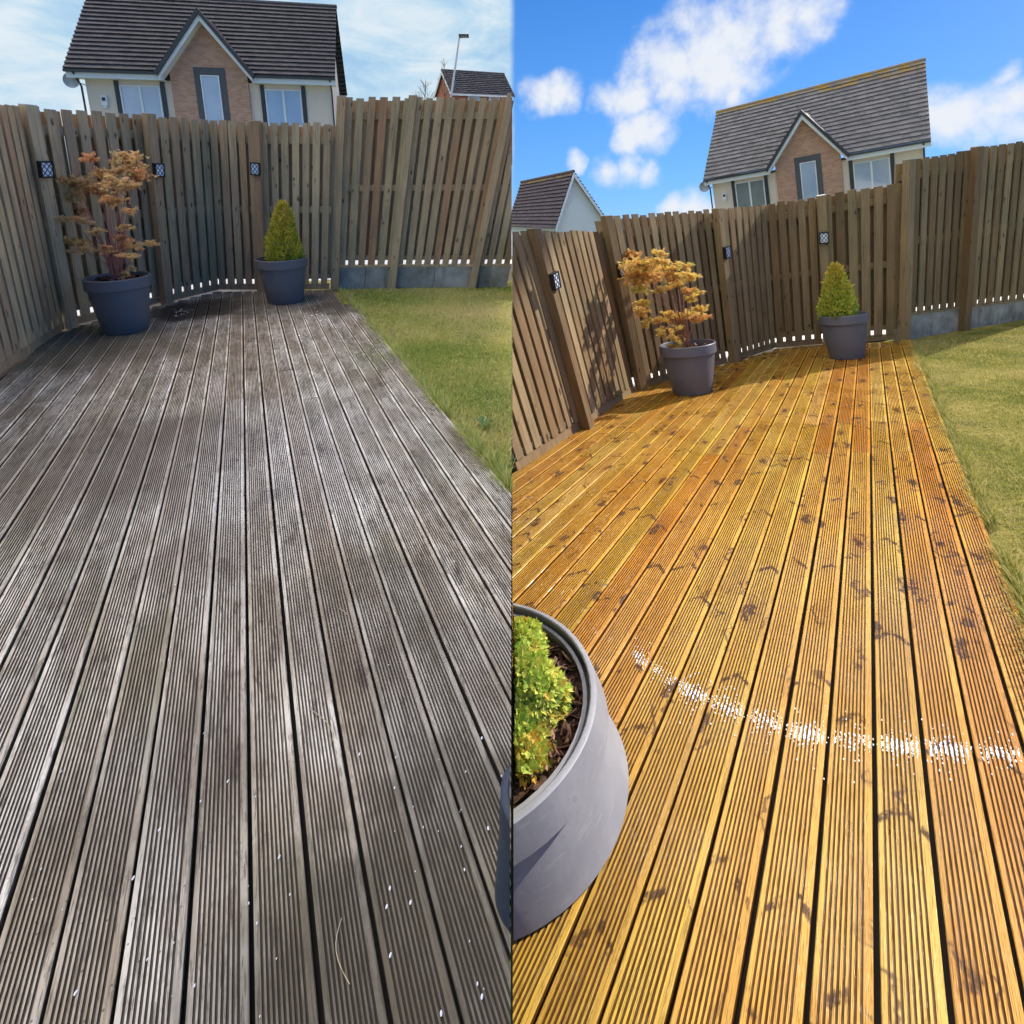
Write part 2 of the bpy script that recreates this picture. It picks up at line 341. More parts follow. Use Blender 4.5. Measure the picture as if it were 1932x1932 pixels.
def conc_mat():
    m, t = newmat('stained_concrete'); p = t.pos(); n = t.noise(p, 3, 5, .65); n2 = t.noise(mapv(t, p, (9, 9, 1.2)), 1.2, 4)
    c = t.ramp(n, [(.3, (.15, .14, .115)), (.5, (.33, .315, .28)), (.7, (.50, .48, .43))])
    c = t.mix(t.math('MULTIPLY', t.ss(n2, .5, .75), .6), c, (.09, .10, .06)); fin(t, Base_Color=c, Roughness=.9, Normal=t.bump(n, .5, .01)); return m
M_CONC = conc_mat()
M_PATH = simple('pale_paving', (.78, .77, .74), .9, .08, 3)
M_EARTH = simple('bare_earth', (.10, .075, .05), .95, .3, 4, bump=.5)
M_FIELD = lawn_mat('far_ground', (.10, .14, .04), (.15, .17, .06), (.20, .19, .08), .05)
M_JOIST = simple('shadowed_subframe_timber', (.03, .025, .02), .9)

# ------------------------------------------------------------------ ground
g = MB(); e = 600
rg = [0, 14, 40, 120, 600]
for q in range(48):
    a, b = 2 * math.pi * q / 48, 2 * math.pi * (q + 1) / 48
    for r0, r1 in zip(rg, rg[1:]):
        z = lambda r: -2.6 - .16 * max(0, r - 14)
        P = [V((math.cos(w) * r, math.sin(w) * r + 4, z(r))) for w, r in ((a, r0), (a, r1), (b, r1), (b, r0))]
        g.face(P if r0 else [P[0], P[1], P[2]])
tag(g.build('ground', M_FIELD), kind='structure')

def slab(name, plot, px, mat, top, thick, side=None, seam=True):
    m = MB(); P = [plot.bp(*q) + plot.N * top for q in px]; B = [p - plot.N * thick for p in P]
    P = [W(p) for p in P]; B = [W(p) for p in B]
    m.face(P[::-1]); m.face(B)
    for i in range(len(P)): m.face([P[i], P[(i + 1) % len(P)], B[(i + 1) % len(P)], B[i]])
    o = m.build(name, mat, weld=True)
    if side: cut_seam(o, side)
    return tag(o, kind='structure')
# deck outlines in view: far end follows the fence
DL = [(633, 545), (975, 939), (1400, 1289), (1700, 2600), (-900, 2600), (-900, 1323), (33, 684), (125, 620), (315, 573), (410, 550), (500, 549), (633, 546)]
DR = [(1712, 640), (1719, 652), (1903, 1088), (2521, 2600), (500, 2600), (500, 1240), (981, 886), (1097, 808), (1203, 736), (1213, 724), (1377, 685), (1470, 657), (1560, 650), (1698, 644)]
slab('lawn', LP, [(500, 534), (610, 545), (900, 2300), (980, 2300), (980, 524), (500, 524)], M_LL, -.035, .6, 'L')
slab('garden_soil', LP, [(980, 521), (980, 2600), (-700, 2600), (-900, 1300), (-700, 560), (300, 440), (980, 440)], M_EARTH, -.11, 1.2, 'L')
slab('paved_path', LP, [(979, 490), (640, 517), (500, 536), (410, 536), (315, 556), (125, 603), (33, 660), (-300, 900), (-400, 480), (300, 440), (979, 430)], M_PATH, -.05, .05, 'L')
slab('lawn', RP, [(1665, 640), (2340, 2600), (4200, 2600), (3000, 470), (1800, 598)], M_LR, -.045, .5)
slab('garden_soil', RP, [(955, 2600), (955, 860), (1180, 700), (1400, 640), (2500, 500), (3000, 2600)], M_EARTH, -.14, .5, 'R')
slab('paved_path', RP, [(955, 878), (1190, 722), (1377, 668), (1500, 642), (1698, 627), (1960, 590), (2400, 545), (2400, 470), (1700, 545), (1400, 590), (1200, 640), (955, 800)], M_PATH, -.07, .05, 'R')

# ------------------------------------------------------------------ decks
def clip_interval(poly, v):
    """u-intervals where the line v = const lies inside poly (list of (u, v))"""
    xs = []
    for (a, b), (c, d) in zip(poly, poly[1:] + poly[:1]):
        if (b - v) * (d - v) < 0: xs.append(a + (c - a) * (v - b) / (d - b))
    xs.sort(); return list(zip(xs[::2], xs[1::2]))
def deck(plot, outline, gaps, ygap, jA, jB, mat, side, nrid, gw_=.5, dep=.0034):
    poly = [plot.uv(plot.bp(*q)) for q in outline]
    vs = [plot.uv(plot.bp(x, ygap))[1] for x in gaps]; k = np.arange(len(vs)); dv, v0 = np.polyfit(k, vs, 1)
    lo = min(b for a, b in poly); hi = max(b for a, b in poly)
    def jl(j):
        (u0, w0), (u1, w1) = [plot.uv(plot.bp(*q)) for q in j]; return lambda v: u0 + (u1 - u0) * (v - w0) / (w1 - w0)
    JA, JB = jl(jA), jl(jB); s = plot.s; m = MB()
    k0 = math.floor((lo - v0) / dv) - 1; k1 = math.ceil((hi - v0) / dv) + 1
    for k in range(k0, k1):
        va = v0 + k * dv; vb = va + dv; vc = (va + vb) / 2
        for (ua, ub) in clip_interval(poly, vc):
            cuts = [ua]
            for J, par in ((JA, 0), (JB, 1)):
                j = J(vc)
                if k % 2 == par and ua + .3 < j < ub - .2: cuts.append(j)
            cuts.append(ub); cuts.sort()
            for p0, p1 in zip(cuts, cuts[1:]):
                g = .0055 * s; a = va + g * R.uniform(.5, 1.2); b = vb - g * R.uniform(.5, 1.2); w = b - a; h0 = R.uniform(-.0012, .0012)
                tilt = R.uniform(-.0012, .0012); r = R.random()
                prof = [(a, -.026 * s, 0), (a, -.002 * s, 0), (a + .002 * s, 0, 0)]
                edge = .011 * s; pw = (w - 2 * edge) / nrid
                for q in range(nrid):
                    x0 = a + edge + q * pw
                    prof += [(x0, 0, 0), (x0 + pw * .10, -dep * s, 1), (x0 + pw * (gw_ - .10), -dep * s, 1), (x0 + pw * gw_, 0, 1)]
                prof += [(b - .002 * s, 0, 0), (b, -.002 * s, 0), (b, -.026 * s, 0)]
                q0 = p0 + .002 * s; q1 = p1 - .002 * s
                A = [W(plot.P(q0, x, h + h0 + tilt * (x - a) / w)) for x, h, _ in prof]; B = [W(plot.P(q1, x, h + h0 + tilt * (x - a) / w)) for x, h, _ in prof]
                for i in range(len(prof) - 1):
                    gg = 1.0 if prof[i + 1][2] and not (prof[i][1] == 0 and prof[i + 1][1] == 0) else 0.0
                    if prof[i][1] < -.003 * s and prof[i + 1][1] == 0: gg = .8
                    if prof[i + 1][1] <= -.02 * s or prof[i][1] <= -.02 * s: gg = 1.0
                    x0, x1 = (prof[i][0] - vc) / s, (prof[i + 1][0] - vc) / s
                    m.face([A[i], A[i + 1], B[i + 1], B[i]], [(q0 / s, x0), (q0 / s, x1), (q1 / s, x1), (q1 / s, x0)], r, gg)
                m.face(A, [(q0 / s, (x[0] - vc) / s) for x in prof], r, .6); m.face(B[::-1], [(q1 / s, (x[0] - vc) / s) for x in prof[::-1]], r, .6)
    o = m.build('wooden_deck', mat)
    cut_seam(o, side, .002, cap=False)
    return tag(o, kind='structure')
deck(LP, DL, [84.8, 212.5, 345, 474.3, 604.9, 731.7, 865.7], 1899, [(138, 758), (813, 749)], [(455, 700), (690, 697)], M_DL, 'L', 9, .56, .0042)
deck(RP, DR, [1014.7, 1139, 1267.3, 1392.7, 1526.7, 1653.5, 1789.8], 1899, [(1146, 861), (1799, 851)], [(1200, 815), (1800, 790)], M_DR, 'R', 8)
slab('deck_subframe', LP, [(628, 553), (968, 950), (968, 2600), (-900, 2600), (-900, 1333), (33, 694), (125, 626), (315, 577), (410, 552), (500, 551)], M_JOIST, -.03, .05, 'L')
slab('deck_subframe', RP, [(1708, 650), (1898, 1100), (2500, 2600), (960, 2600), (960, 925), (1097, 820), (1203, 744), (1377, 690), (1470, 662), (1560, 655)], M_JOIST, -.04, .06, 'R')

# ------------------------------------------------------------------ fences
def fence(plot, x0y0, x1y1, top0, top1, mat, label, U, k0=0.0, k1=0.0, low=None, post0=True, post1=False, n=None, group=None, postdrop=.02, flip=1, back=True, plinth=False, posttop=None):
    s = plot.s; b0 = plot.bp(*x0y0); b1 = plot.bp(*x1y1)
    d0 = (U + XC * k0).normalized(); d1 = (U + XC * k1).normalized()
    h0 = solveh(b0, d0, top0); h1 = solveh(b1, d1, top1)
    ax = (b1 - b0).normalized(); L = (b1 - b0).length
    root = empty('fence_panel', W((b0 + b1) / 2), label, 'fence', group)
    nrm = ax.cross(U).normalized()
    if nrm.dot(b0 + b1) > 0: nrm = -nrm                              # towards the eye
    lw = low if low else (.075 * s, .075 * s)
    pitch = .122 * s; n = n or max(2, round(L / pitch)); pitch = L / n
    def pt(t, h, o): d = d0.lerp(d1, t).normalized(); return b0.lerp(b1, t) + d * h + nrm * o
    m = MB()
    def board(tc, w, ha, hb, o, th, M):
        j = R.uniform(-.0015, .0015) * s; lean = R.uniform(-.004, .004) * s
        P = []
        for h, ln in ((ha, 0), (hb, lean)):
            for (sx, so) in ((-1, 1), (1, 1), (1, 0), (-1, 0)):
                P.append(W(pt(tc, h, o + j + (th if so else 0)) + ax * (sx * w / 2 + ln)))
        M.box8(P, R.random(), (hb - ha) / s, w / s)
    for i in range(n):
        tc = (i + .5) / n; hb = h0 + (h1 - h0) * tc; la = lw[0] + (lw[1] - lw[0]) * tc
        board(tc, pitch * R.uniform(.67, .76), la + R.uniform(-.004, .004) * s, hb + R.uniform(-.012, .012) * s, 0, .018 * s, m)
    m.build('front_boards', mat, root)
    if back:
        m = MB()
        for i in range(n + 1):
            tc = min(max(i / n, .004), .996); hb = h0 + (h1 - h0) * tc; la = lw[0] + (lw[1] - lw[0]) * tc
            board(tc, pitch * .975, la + .05 * s, hb - .03 * s + R.uniform(-.01, .01) * s, -.072 * s, .016 * s, m)
        m.build('back_boards', mat, root)
    for nm, fr, hh in (('rail', .90, .085), ('rail', .48, .08), ('rail', .0, .06)):
        m = MB(); P = []
        for t_ in (0, 1):
            hb = h0 if t_ == 0 else h1; la = lw[t_]
            c = la + (hb - la) * fr - hh * s / 2 if fr > 0 else la + .06 * s
            P.append((t_, c, c + hh * s))
        q = []
        for hsel in (1, 2):
            for (i, o) in ((0, -.003), (1, -.003), (1, -.054), (0, -.054)): q.append(W(pt(P[i][0], P[i][hsel], o * s)))
        m.box8(q, R.random(), .1, L / s); m.build('rail', mat, root)
    if not plinth:
        m = MB(); q = []
        for hh in (.0, .070 * s):
            for (i, o) in ((0, .012), (1, .012), (1, -.03), (0, -.03)): q.append(W(pt(i, hh + lw[i] - .075 * s, o * s)))
        m.box8(q, .5, .1, L / s); m.build('bottom_rail', mat, root)
    else:
        m = MB(); nb = max(2, round(L / (.55 * s)))
        for i in range(nb):
            q = []
            a_, b_ = (i + .008) / nb, (i + .992) / nb; jj = R.uniform(0, .006) * s
            for top in (0, 1):
                for (tt, o) in ((a_, .014 + jj / s), (b_, .014 + jj / s), (b_, -.09), (a_, -.09)):
                    la = lw[0] + (lw[1] - lw[0]) * tt; q.append(W(pt(tt, -.04 * s if not top else la - .035 * s, o * s)))
            m.box8(q, R.random())
        m.build('concrete_plinth', M_CONC, root)
        m = MB(); q = []
        for top in (0, 1):
            for (tt, o) in ((0, .02), (1, .02), (1, -.08), (0, -.08)):
                q.append(W(pt(tt, lw[tt] - (.033 if not top else .012) * s, o * s)))
        m.box8(q, .3, .1, L / s); m.build('bottom_rail', mat, root)
    tops = []
    for t_, on in ((0, post0), (1, post1)):
        if not on: continue
        m = MB(); w = .094 * s; hh = (h0 if t_ == 0 else h1) + .012 * s; 
        if posttop: hh = solveh(b0 if t_ == 0 else b1, d0 if t_ == 0 else d1, posttop)
        q = [W(pt(t_, h, o) + ax * sx * w / 2) for h in (-.03 * s, hh) for (sx, o) in ((-1, .018 * s + w), (1, .018 * s + w), (1, .021 * s), (-1, .021 * s))]
        m.box8(q, R.random(), hh / s, .12); po = m.build('post', mat, root, bevel=.004)
        c = MB(); q = [W(pt(t_, h, o) + ax * sx * w * .5) for h in (hh + .001, hh + .006 * s) for (sx, o) in ((-1, .016 * s + w), (1, .016 * s + w), (1, .023 * s), (-1, .023 * s))]
        c.box8(q, .5); c.build('post_top', M_PALE, po)
    return dict(root=root, b0=b0, b1=b1, d0=d0, d1=d1, ax=ax, nrm=nrm, s=s, w=.094 * s, h0=h0, h1=h1)

def lantern(f, end, ypix, label, group, tilt=0):
    b, d = (f['b0'], f['d0']) if end == 0 else (f['b1'], f['d1']); s = f['s']
    h = solveh(b, d, ypix); c = b + d * h + f['nrm'] * (.018 * s + f['w'] + .002)
    ax, n = f['ax'], f['nrm']
    if ax.dot(XC) < 0: ax = -ax
    d = (d - n * d.dot(n)).normalized(); ax = d.cross(n).normalized()
    root = empty('wall_lantern', W(c), label, 'garden light', group)
    w, hh, th = .105 * s, .145 * s, .045 * s
    def box(M, cx, cy, cz, sx, sy, sz):                  # along ax, d, n
        q = [W(c + ax * (cx + i * sx / 2) + d * (cy + j * sy / 2) + n * (cz + k * sz)) for k in (0, 1) for (i, j) in ((-1, -1), (1, -1), (1, 1), (-1, 1))]
        M.box8(q)
    m = MB(); box(m, 0, 0, 0, w, hh, th * .45); m.build('backplate', M_BLACK, root, bevel=.003)
    m = MB(); box(m, 0, 0, th * .45 + .0005, w * .80, hh * .80, th * .4); m.build('lens', M_LENS, root, bevel=.004)
    m = MB(); z = th * .45 + .001; fw = .011 * s
    for sx in (-1, 1): box(m, sx * (w / 2 - fw / 2), 0, z, fw, hh, th * .5)
    for sy in (-1, 1): box(m, 0, sy * (hh / 2 - fw / 2), z + .0004, w - 2 * fw - .001, fw, th * .5 - .0006)
    m.build('frame', M_BLACK, root)
    m = MB(); z0 = z + th * .42
    for k in (-.5, 0, .5):
        for sg in (-1, 1):
            A_ = V((-w * .42, sg * (-hh * .42) + k * hh * .8 * 1, 0)); B_ = V((w * .42, sg * (hh * .42) + k * hh * .8, 0))
            # clip to the frame
            def clipy(a, b, lim):
                out = []
                for p, q in ((a, b), (b, a)):
                    if abs(p.y) > lim:
                        y = math.copysign(lim, p.y); t_ = (y - p.y) / (q.y - p.y) if q.y != p.y else 2
                        if t_ < 0 or t_ > 1: return None
                        p = p.lerp(q, t_)
                    out.append(p)
                return out
            r = clipy(A_, B_, hh * .43)
            if not r: continue
            P = [W(c + ax * p.x + d * p.y + n * z0) for p in r]
            m.tube(P, .0032 * s, 4)
    m.build('lattice', M_BLACK, root)
    return root

GL = 'bays of the weathered fence round the grey deck'
f1 = fence(LP, (119, 621), (-330, 932), 200, 120, M_FL, 'weathered fence panel nearest the grey deck edge, left of the maple pot', UL, -.055, -.10, group=GL, post0=False)
f2 = fence(LP, (124, 617), (304, 570), 200, 217, M_FL, 'weathered fence panel behind the pink-leaved potted maple, starting at the corner post', UL, -.05, -.01, group=GL)
f3 = fence(LP, (308, 571), (412, 546), 216, 227, M_FL, 'angled weathered fence panel just right of the maple, starting at a post with a lantern', UL, -.01, .0, group=GL)
f4 = fence(LP, (413, 546), (496, 546), 227, 231, M_FL, 'weathered fence panel between the bend in the fence and the second lantern post', UL, 0, 0, group=GL, post0=False)
f5 = fence(LP, (499, 547), (620, 545), 231, 233, M_FL, 'weathered fence panel behind the small conical shrub on the grey deck', UL, 0, .03, group=GL)
def lowfor(plot, a, b, ya, yb, U, k0, k1):
    return (solveh(plot.bp(*a), (U + XC * k0).normalized(), ya), solveh(plot.bp(*b), (U + XC * k1).normalized(), yb))
def trim(f, side):
    for o in list(COL.objects):
        if o.type == 'MESH' and (o.parent == f['root'] or (o.parent and o.parent.parent == f['root'])): cut_seam(o, side)
a, b = (634, 540), (742, 537)
f6 = fence(LP, a, b, 185, 184, M_FL, 'first taller fence panel above the lawn, beside the step in height', UL, .035, .08, low=lowfor(LP, a, b, 500, 499, UL, .035, .08), group=GL, plinth=True)
a, b = (742, 537), (892, 536)
f7 = fence(LP, a, b, 184, 184, M_FL, 'second taller fence panel above the pale concrete base and lawn', UL, .08, .13, low=lowfor(LP, a, b, 499, 498, UL, .08, .13), group=GL, plinth=True)
a, b = (892, 536), (957, 536)
f8 = fence(LP, a, b, 184, 186, M_FL, 'last short taller fence panel at the far end of the green lawn', UL, .13, .10, low=lowfor(LP, a, b, 498, 498, UL, .13, .10), group=GL, plinth=True, posttop=178); trim(f8, 'L')
GLL = 'lattice lanterns on the weathered fence'
lantern(f2, 0, 317, 'lattice lantern on the fence post left of the pink-leaved maple', GLL)
lantern(f3, 0, 319, 'lattice lantern on the post just right of the pink-leaved maple', GLL)
lantern(f5, 0, 318, 'lattice lantern on the post above the small conical shrub in the blue pot', GLL)

GR_ = 'bays of the brown fence round the golden deck'
g0 = fence(RP, (1097, 806), (975, 888), 436, 430, M_FR, 'lower brown fence panel nearest the golden deck, below the white gable', UR, -.12, -.14, group=GR_, n=8); trim(g0, 'R')
g1 = fence(RP, (1196, 738), (1106, 800), 437, 436, M_FR, 'lower brown fence panel with the maple shadow on it, left of the corner post', UR, -.10, -.12, group=GR_, post0=False)
g2 = fence(RP, (1203, 734), (1371, 684), 410, 396, M_FR, 'taller brown fence panel behind the golden-leaved potted maple', UR, -.08, -.03, group=GR_)
g3 = fence(RP, (1377, 683), (1462, 656), 396, 385, M_FR, 'brown fence panel just right of the golden maple, up to the bend', UR, -.03, 0, group=GR_)
g4 = fence(RP, (1463, 656), (1552, 648), 385, 372, M_FR, 'brown fence panel left of the small shrub on the golden deck', UR, 0, .0, group=GR_, post0=False)
g5 = fence(RP, (1560, 648), (1690, 640), 370, 344, M_FR, 'brown fence panel behind the shrub pot on the golden deck', UR, .0, .03, group=GR_)
a, b = (1697, 639), (1810, 618)
g6 = fence(RP, a, b, 304, 282, M_FR, 'taller brown fence panel beside the step in height, over dark concrete', UR, .04, .06, low=lowfor(RP, a, b, 592, 578, UR, .04, .06), group=GR_, plinth=True)
a, b = (1810, 618), (2010, 585)
g7 = fence(RP, a, b, 280, 246, M_FR, 'last taller brown fence panel above the shaded lawn edge', UR, .06, .08, low=lowfor(RP, a, b, 578, 552, UR, .06, .08), group=GR_, plinth=True)
GLR = 'lattice lanterns on the brown fence'
lantern(g0, 0, 531, 'lattice lantern on the nearest low brown post, below the white gable', GLR)
lantern(g2, 0, 508, 'lattice lantern on the corner post left of the golden maple', GLR)
lantern(g3, 0, 476, 'lattice lantern on the brown post just right of the golden maple', GLR)
lantern(g5, 0, 446, 'lattice lantern on the brown post above the green shrub', GLR)

# ------------------------------------------------------------------ pots
def basis(N):
    x = XC - N * XC.dot(N); x.normalize(); y = N.cross(x); return x, y
def lathe(m, c, N, prof, n=64, r=0.0, shift=V((0, 0, 0)), H=1.0):
    x, y = basis(N); rings = []
    for (rr, h) in prof:
        o = c + N * h + shift * (h / H)
        rings.append([W(o + (x * math.cos(2 * math.pi * k / n) + y * math.sin(2 * math.pi * k / n)) * rr) for k in range(n)])
    for A, B in zip(rings, rings[1:]):
        for k in range(n): m.face([A[k], A[(k + 1) % n], B[(k + 1) % n], B[k]], None, r)
    return rings
def pot(plot, c, D, H, mat, label, group=None, name='plant_pot', taper=.70, side=None, shift=V((0, 0, 0)), soil=.86, band=.2, dev=.93):
    N = plot.N; root = empty(name, W(c), label, 'plant pot', group); ro = D / 2; rb = ro * taper; rm = ro * dev
    th = .018 * plot.s
    m = MB(); bh = H * (1 - band)
    body = [(rb * .93, 0.004), (rb * .98, .004), (rb, .02 * H), (rb + (rm - rb) * .5, bh * .5), (rm, bh), (rm, H * .93), (rm - th * .6, H * .93), (rm - th, bh), (rb - th, .03)]
    lathe(m, c, N, body, shift=shift, H=H); R0 = m
    x, y = basis(N)
    m.face([W(c + N * .004 + (x * math.cos(2 * math.pi * k / 64) + y * math.sin(2 * math.pi * k / 64)) * rb * .93) for k in range(64)][::-1])
    ob = m.build('body', mat, root, smooth=False, weld=True)
    m = MB(); lathe(m, c, N, [(rm + .001, bh), (ro * .985, bh), (ro, bh + .01 * H), (ro, H - .012 * H), (ro - th * .25, H), (ro - th * .75, H), (ro - th, H - .012 * H), (ro - th * 1.3, bh), (rm + .001, bh)], shift=shift, H=H)
    orr = m.build('rim', mat, root, weld=True)
    m = MB(); ring = lathe(m, c, N, [(rm - th, H * soil), (rm * .75, H * (soil + .02)), (rm * .4, H * (soil + .03)), (.005, H * (soil + .03))], shift=shift, H=H)
    os_ = m.build('soil', M_SOIL, root, weld=True)
    for o in (ob, orr, os_):
        if side: cut_seam(o, side)
        o.data.polygons.foreach_set('use_smooth', [True] * len(o.data.polygons))
        md = o.modifiers.new('e', 'EDGE_SPLIT'); md.split_angle = math.radians(35)
    return dict(c=c + N * H * soil + shift * soil, N=N, r=rm, H=H, root=root)

def leaf_star(m, c, n, t_, size, r, lobes=5):
    """palmate maple leaf: pointed lobes round the stalk"""
    b = n.cross(t_).normalized()
    for k in range(lobes):
        a = (k - (lobes - 1) / 2) * .62; L = size * (1 - .13 * abs(k - (lobes - 1) / 2))
        d = t_ * math.cos(a) + b * math.sin(a); e = n.cross(d)
        m.face([c, c + d * L * .45 + e * size * .13, c + d * L - n * size * .12, c + d * L * .45 - e * size * .13], None, r)
def leaf_oval(m, c, n, t_, L, w, r):
    b = n.cross(t_).normalized()
    m.face([c, c + t_ * L * .45 + b * w / 2 + n * w * .15, c + t_ * L, ], None, r); m.face([c, c + t_ * L, c + t_ * L * .45 - b * w / 2 + n * w * .15], None, r)
def rv(): return V((R.gauss(0, 1), R.gauss(0, 1), R.gauss(0, 1))).normalized()

def maple(plot, P, blobs, matl, mats, label, dens, lsize, U):
    base = P['c']; s = plot.s; Z = base.z; root = empty('maple_tree', W(base), label, 'tree')
    m = MB(); b = MB(); up = W(base + U) - W(base)
    stems = []
    ys = sorted(blobs, key=lambda q: -q[1])
    bx, by = pix(base)
    forks = []
    for i in range(9):
        a = 2 * math.pi * i / 9; rad = R.uniform(.01, .035) * s
        x, y = basis(plot.N)
        forks.append(base + (x * math.cos(a) + y * math.sin(a)) * rad)
    for i, (px, py, rx, ry) in enumerate(blobs):
        dz = R.uniform(-.22, .22) * s * (1 if py < by - 60 else .6)
        zc = Z + dz; c = ray(px, py) * zc; k = zc / F; X, Y = rx * k, ry * k
        st = forks[i % len(forks)]
        mid = st.lerp(c, .5) + U * ((c - st).length * .10); q1 = st.lerp(mid, .55) + U * ((c - st).length * .06) + rv() * .01
        pts = [st - U * .03, st.lerp(q1, .5) + rv() * .004, q1, mid + rv() * .012, mid.lerp(c, .55) + rv() * .012, c]
        L = (c - st).length; r0 = (.003 + .0034 * min(1, L / s)) * s
        b.tube([W(p) for p in pts], [r0, r0 * .85, r0 * .7, r0 * .5, r0 * .33, r0 * .18], 5)
        n = int(dens * 1.9 * rx * ry / 100) + 12
        # twigs through the blob, leaf whorls along them
        for q in range(max(4, n // 7)):
            tip = c + V((R.uniform(-1.25, 1.25) * X, R.uniform(-1.1, 1.1) * Y, R.uniform(-1, 1) * (X + Y) * .45))
            o = tip - c
            if V((o.x / X, o.y / Y, 0)).length > 1.3: continue
            b.tube([W(c), W(c.lerp(tip, .5) + rv() * .006), W(tip)], [r0 * .2, r0 * .15, r0 * .08], 3)
            for w_ in range(9):
                p = c.lerp(tip, R.uniform(.35, 1.1)) + rv() * (.012 * s)
                nn = (up + rv() * .9).normalized(); tt = rv(); tt = (tt - nn * tt.dot(nn)).normalized(); tt = (tt - up * .35).normalized(); nn = (nn - tt * nn.dot(tt)).normalized()
                leaf_star(m, W(p), nn, tt, lsize * s * R.uniform(.6, 1.25), min(1, max(0, R.gauss((i * .37) % 1, .22))))
    b.build('trunk', mats, root); m.build('crown', matl, root)
    return root

BL = [(166, 297, 12, 10), (246, 299, 20, 16), (219, 302, 10, 12), (258, 328, 19, 17), (203, 328, 28, 10), (141, 340, 28, 11), (182, 357, 27, 12), (221, 349, 22, 15), (139, 371, 24, 8), (211, 379, 20, 10), (250, 350, 12, 8),
      (147, 396, 18, 10), (133, 413, 30, 5), (160, 418, 12, 6), (243, 398, 14, 7), (239, 429, 15, 5), (178, 437, 14, 6), (135, 455, 36, 7), (159, 470, 20, 8), (231, 451, 16, 8), (243, 464, 24, 9), (278, 459, 16, 6), (203, 470, 14, 8), (239, 482, 20, 6), (250, 505, 8, 5), (231, 519, 11, 6), (196, 345, 16, 9), (235, 325, 14, 9), (120, 338, 14, 6)]
BR_ = [(1150.9 + .1709 * a, 448.1 + .1709 * b, .1709 * c, .1709 * d) for a, b, c, d in [(230, 180, 90, 50), (330, 300, 170, 90), (540, 180, 80, 40), (330, 420, 200, 100), (600, 350, 120, 60), (800, 300, 90, 50), (720, 440, 130, 60), (870, 420, 100, 70), (350, 560, 110, 50), (700, 530, 100, 35), (550, 580, 60, 35),
      (870, 580, 90, 30), (870, 660, 90, 40), (340, 720, 80, 40), (340, 820, 90, 40), (990, 780, 70, 40), (980, 590, 50, 20), (640, 860, 70, 50), (870, 850, 120, 50), (960, 880, 110, 45), (480, 900, 80, 40), (390, 950, 60, 30), (730, 920, 100, 50), (590, 1000, 70, 30), (740, 1000, 60, 50), (560, 1060, 40, 20), (690, 1100, 60, 50), (780, 1100, 60, 40), (720, 1190, 70, 25), (560, 270, 90, 50)]]
def pot_from_px(plot, cx, ybot, wpx, ytop, mat, label, group, **k):
    # base centre found from the pot's lowest visible row
    c = plot.bp(cx, ybot); c = plot.bp(cx, ybot) + plot.A * .0
    D = wpx * c.z / F
    c = plot.P(*[a + b for a, b in zip(plot.uv(c), (D * .33, 0))])
    D = wpx * c.z / F / math.sqrt(1 + (c.x / c.z) ** 2)   # a circle seen off-axis spreads sideways
    H = solveh(c, plot.N, ytop)
    return pot(plot, c, D, H, mat, label, group, **k)
p1 = pot_from_px(LP, 231, 634, 127, 521, M_POTL, 'large slate-blue pot holding the pink-leaved maple', 'planted pots on the grey deck')
maple(LP, p1, BL, M_MAPL, M_STEM, 'young maple with thin red stems and pinkish orange leaves in the slate-blue pot', 46, .031, UL)
p2 = pot_from_px(LP, 542, 575, 97, 486, M_POTL, 'smaller slate-blue pot holding the cone-shaped shrub', 'planted pots on the grey deck')
p3 = pot_from_px(RP, 1297, 748, 108, 648, M_POTR, 'grey pot holding the golden-leaved maple in the sun', 'planted pots on the golden deck')
maple(RP, p3, BR_, M_MAPR, M_STEM2, 'young maple with golden orange leaves in the grey pot on the golden deck', 42, .037, UR)
p4 = pot_from_px(RP, 1597, 680, 97, 592, M_POTR, 'grey pot in the fence shade holding the bright green cone-shaped shrub', 'planted pots on the golden deck')

def cone_shrub(plot, P, wpx, ytop, mat, label, n, U, dx=0):
    s = plot.s; base = P['c'] + XC * dx; root = empty('conical_shrub', W(base), label, 'shrub'); rb = wpx / 2 * base.z / F
    H = solveh(base, U, ytop); m = MB(); b = MB()
    b.tube([W(base - U * .02), W(base + U * H * .5), W(base + U * H * .9)], [.014 * s, .008 * s, .003 * s], 6)
    x, y = basis(U)
    for k in range(60):
        f = R.random() ** 1.3; a = R.uniform(0, 6.283); rr = rb * (1 - f) ** .7 * .8
        b.tube([W(base + U * H * f * .8), W(base + U * H * (f * .85 + .08) + (x * math.cos(a) + y * math.sin(a)) * rr)], [.003 * s, .0015 * s], 4)
    lob = [(R.uniform(0, 6.283), R.uniform(0, 1), R.uniform(.85, 1.14)) for _ in range(26)]
    for k in range(n):
        f = 1 - R.random() ** .62 if R.random() < .9 else R.random(); f = min(.995, max(0, f)); a = R.uniform(0, 6.283)
        prof = (1 - f) ** .62 * (1 + .10 * math.sin(a * 3 + f * 7) + .08 * math.sin(a * 7 - f * 11)) + .03
        if f < .16: prof *= .82 + 1.1 * f
        rr = rb * prof * (1 - .32 * R.random() ** 2.2); 
        out = (x * math.cos(a) + y * math.sin(a))
        p = base + U * (H * f) + out * rr
        tt = (out * .6 + U * .9 + rv() * .55).normalized(); nn = rv(); nn = (nn - tt * nn.dot(tt)).normalized()
        L = R.uniform(.024, .046) * s
        if R.random() < .05: p = p + (out * .5 + U * .6) * (.03 * s)
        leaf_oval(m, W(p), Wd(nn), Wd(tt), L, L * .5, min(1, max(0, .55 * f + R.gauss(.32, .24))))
    b.build('stem', M_TWIG, root); m.build('foliage', mat, root)
cone_shrub(LP, p2, 66, 381, M_BOXL, 'small yellow-green cone-shaped shrub in the smaller slate-blue pot', 5200, UL, .02)
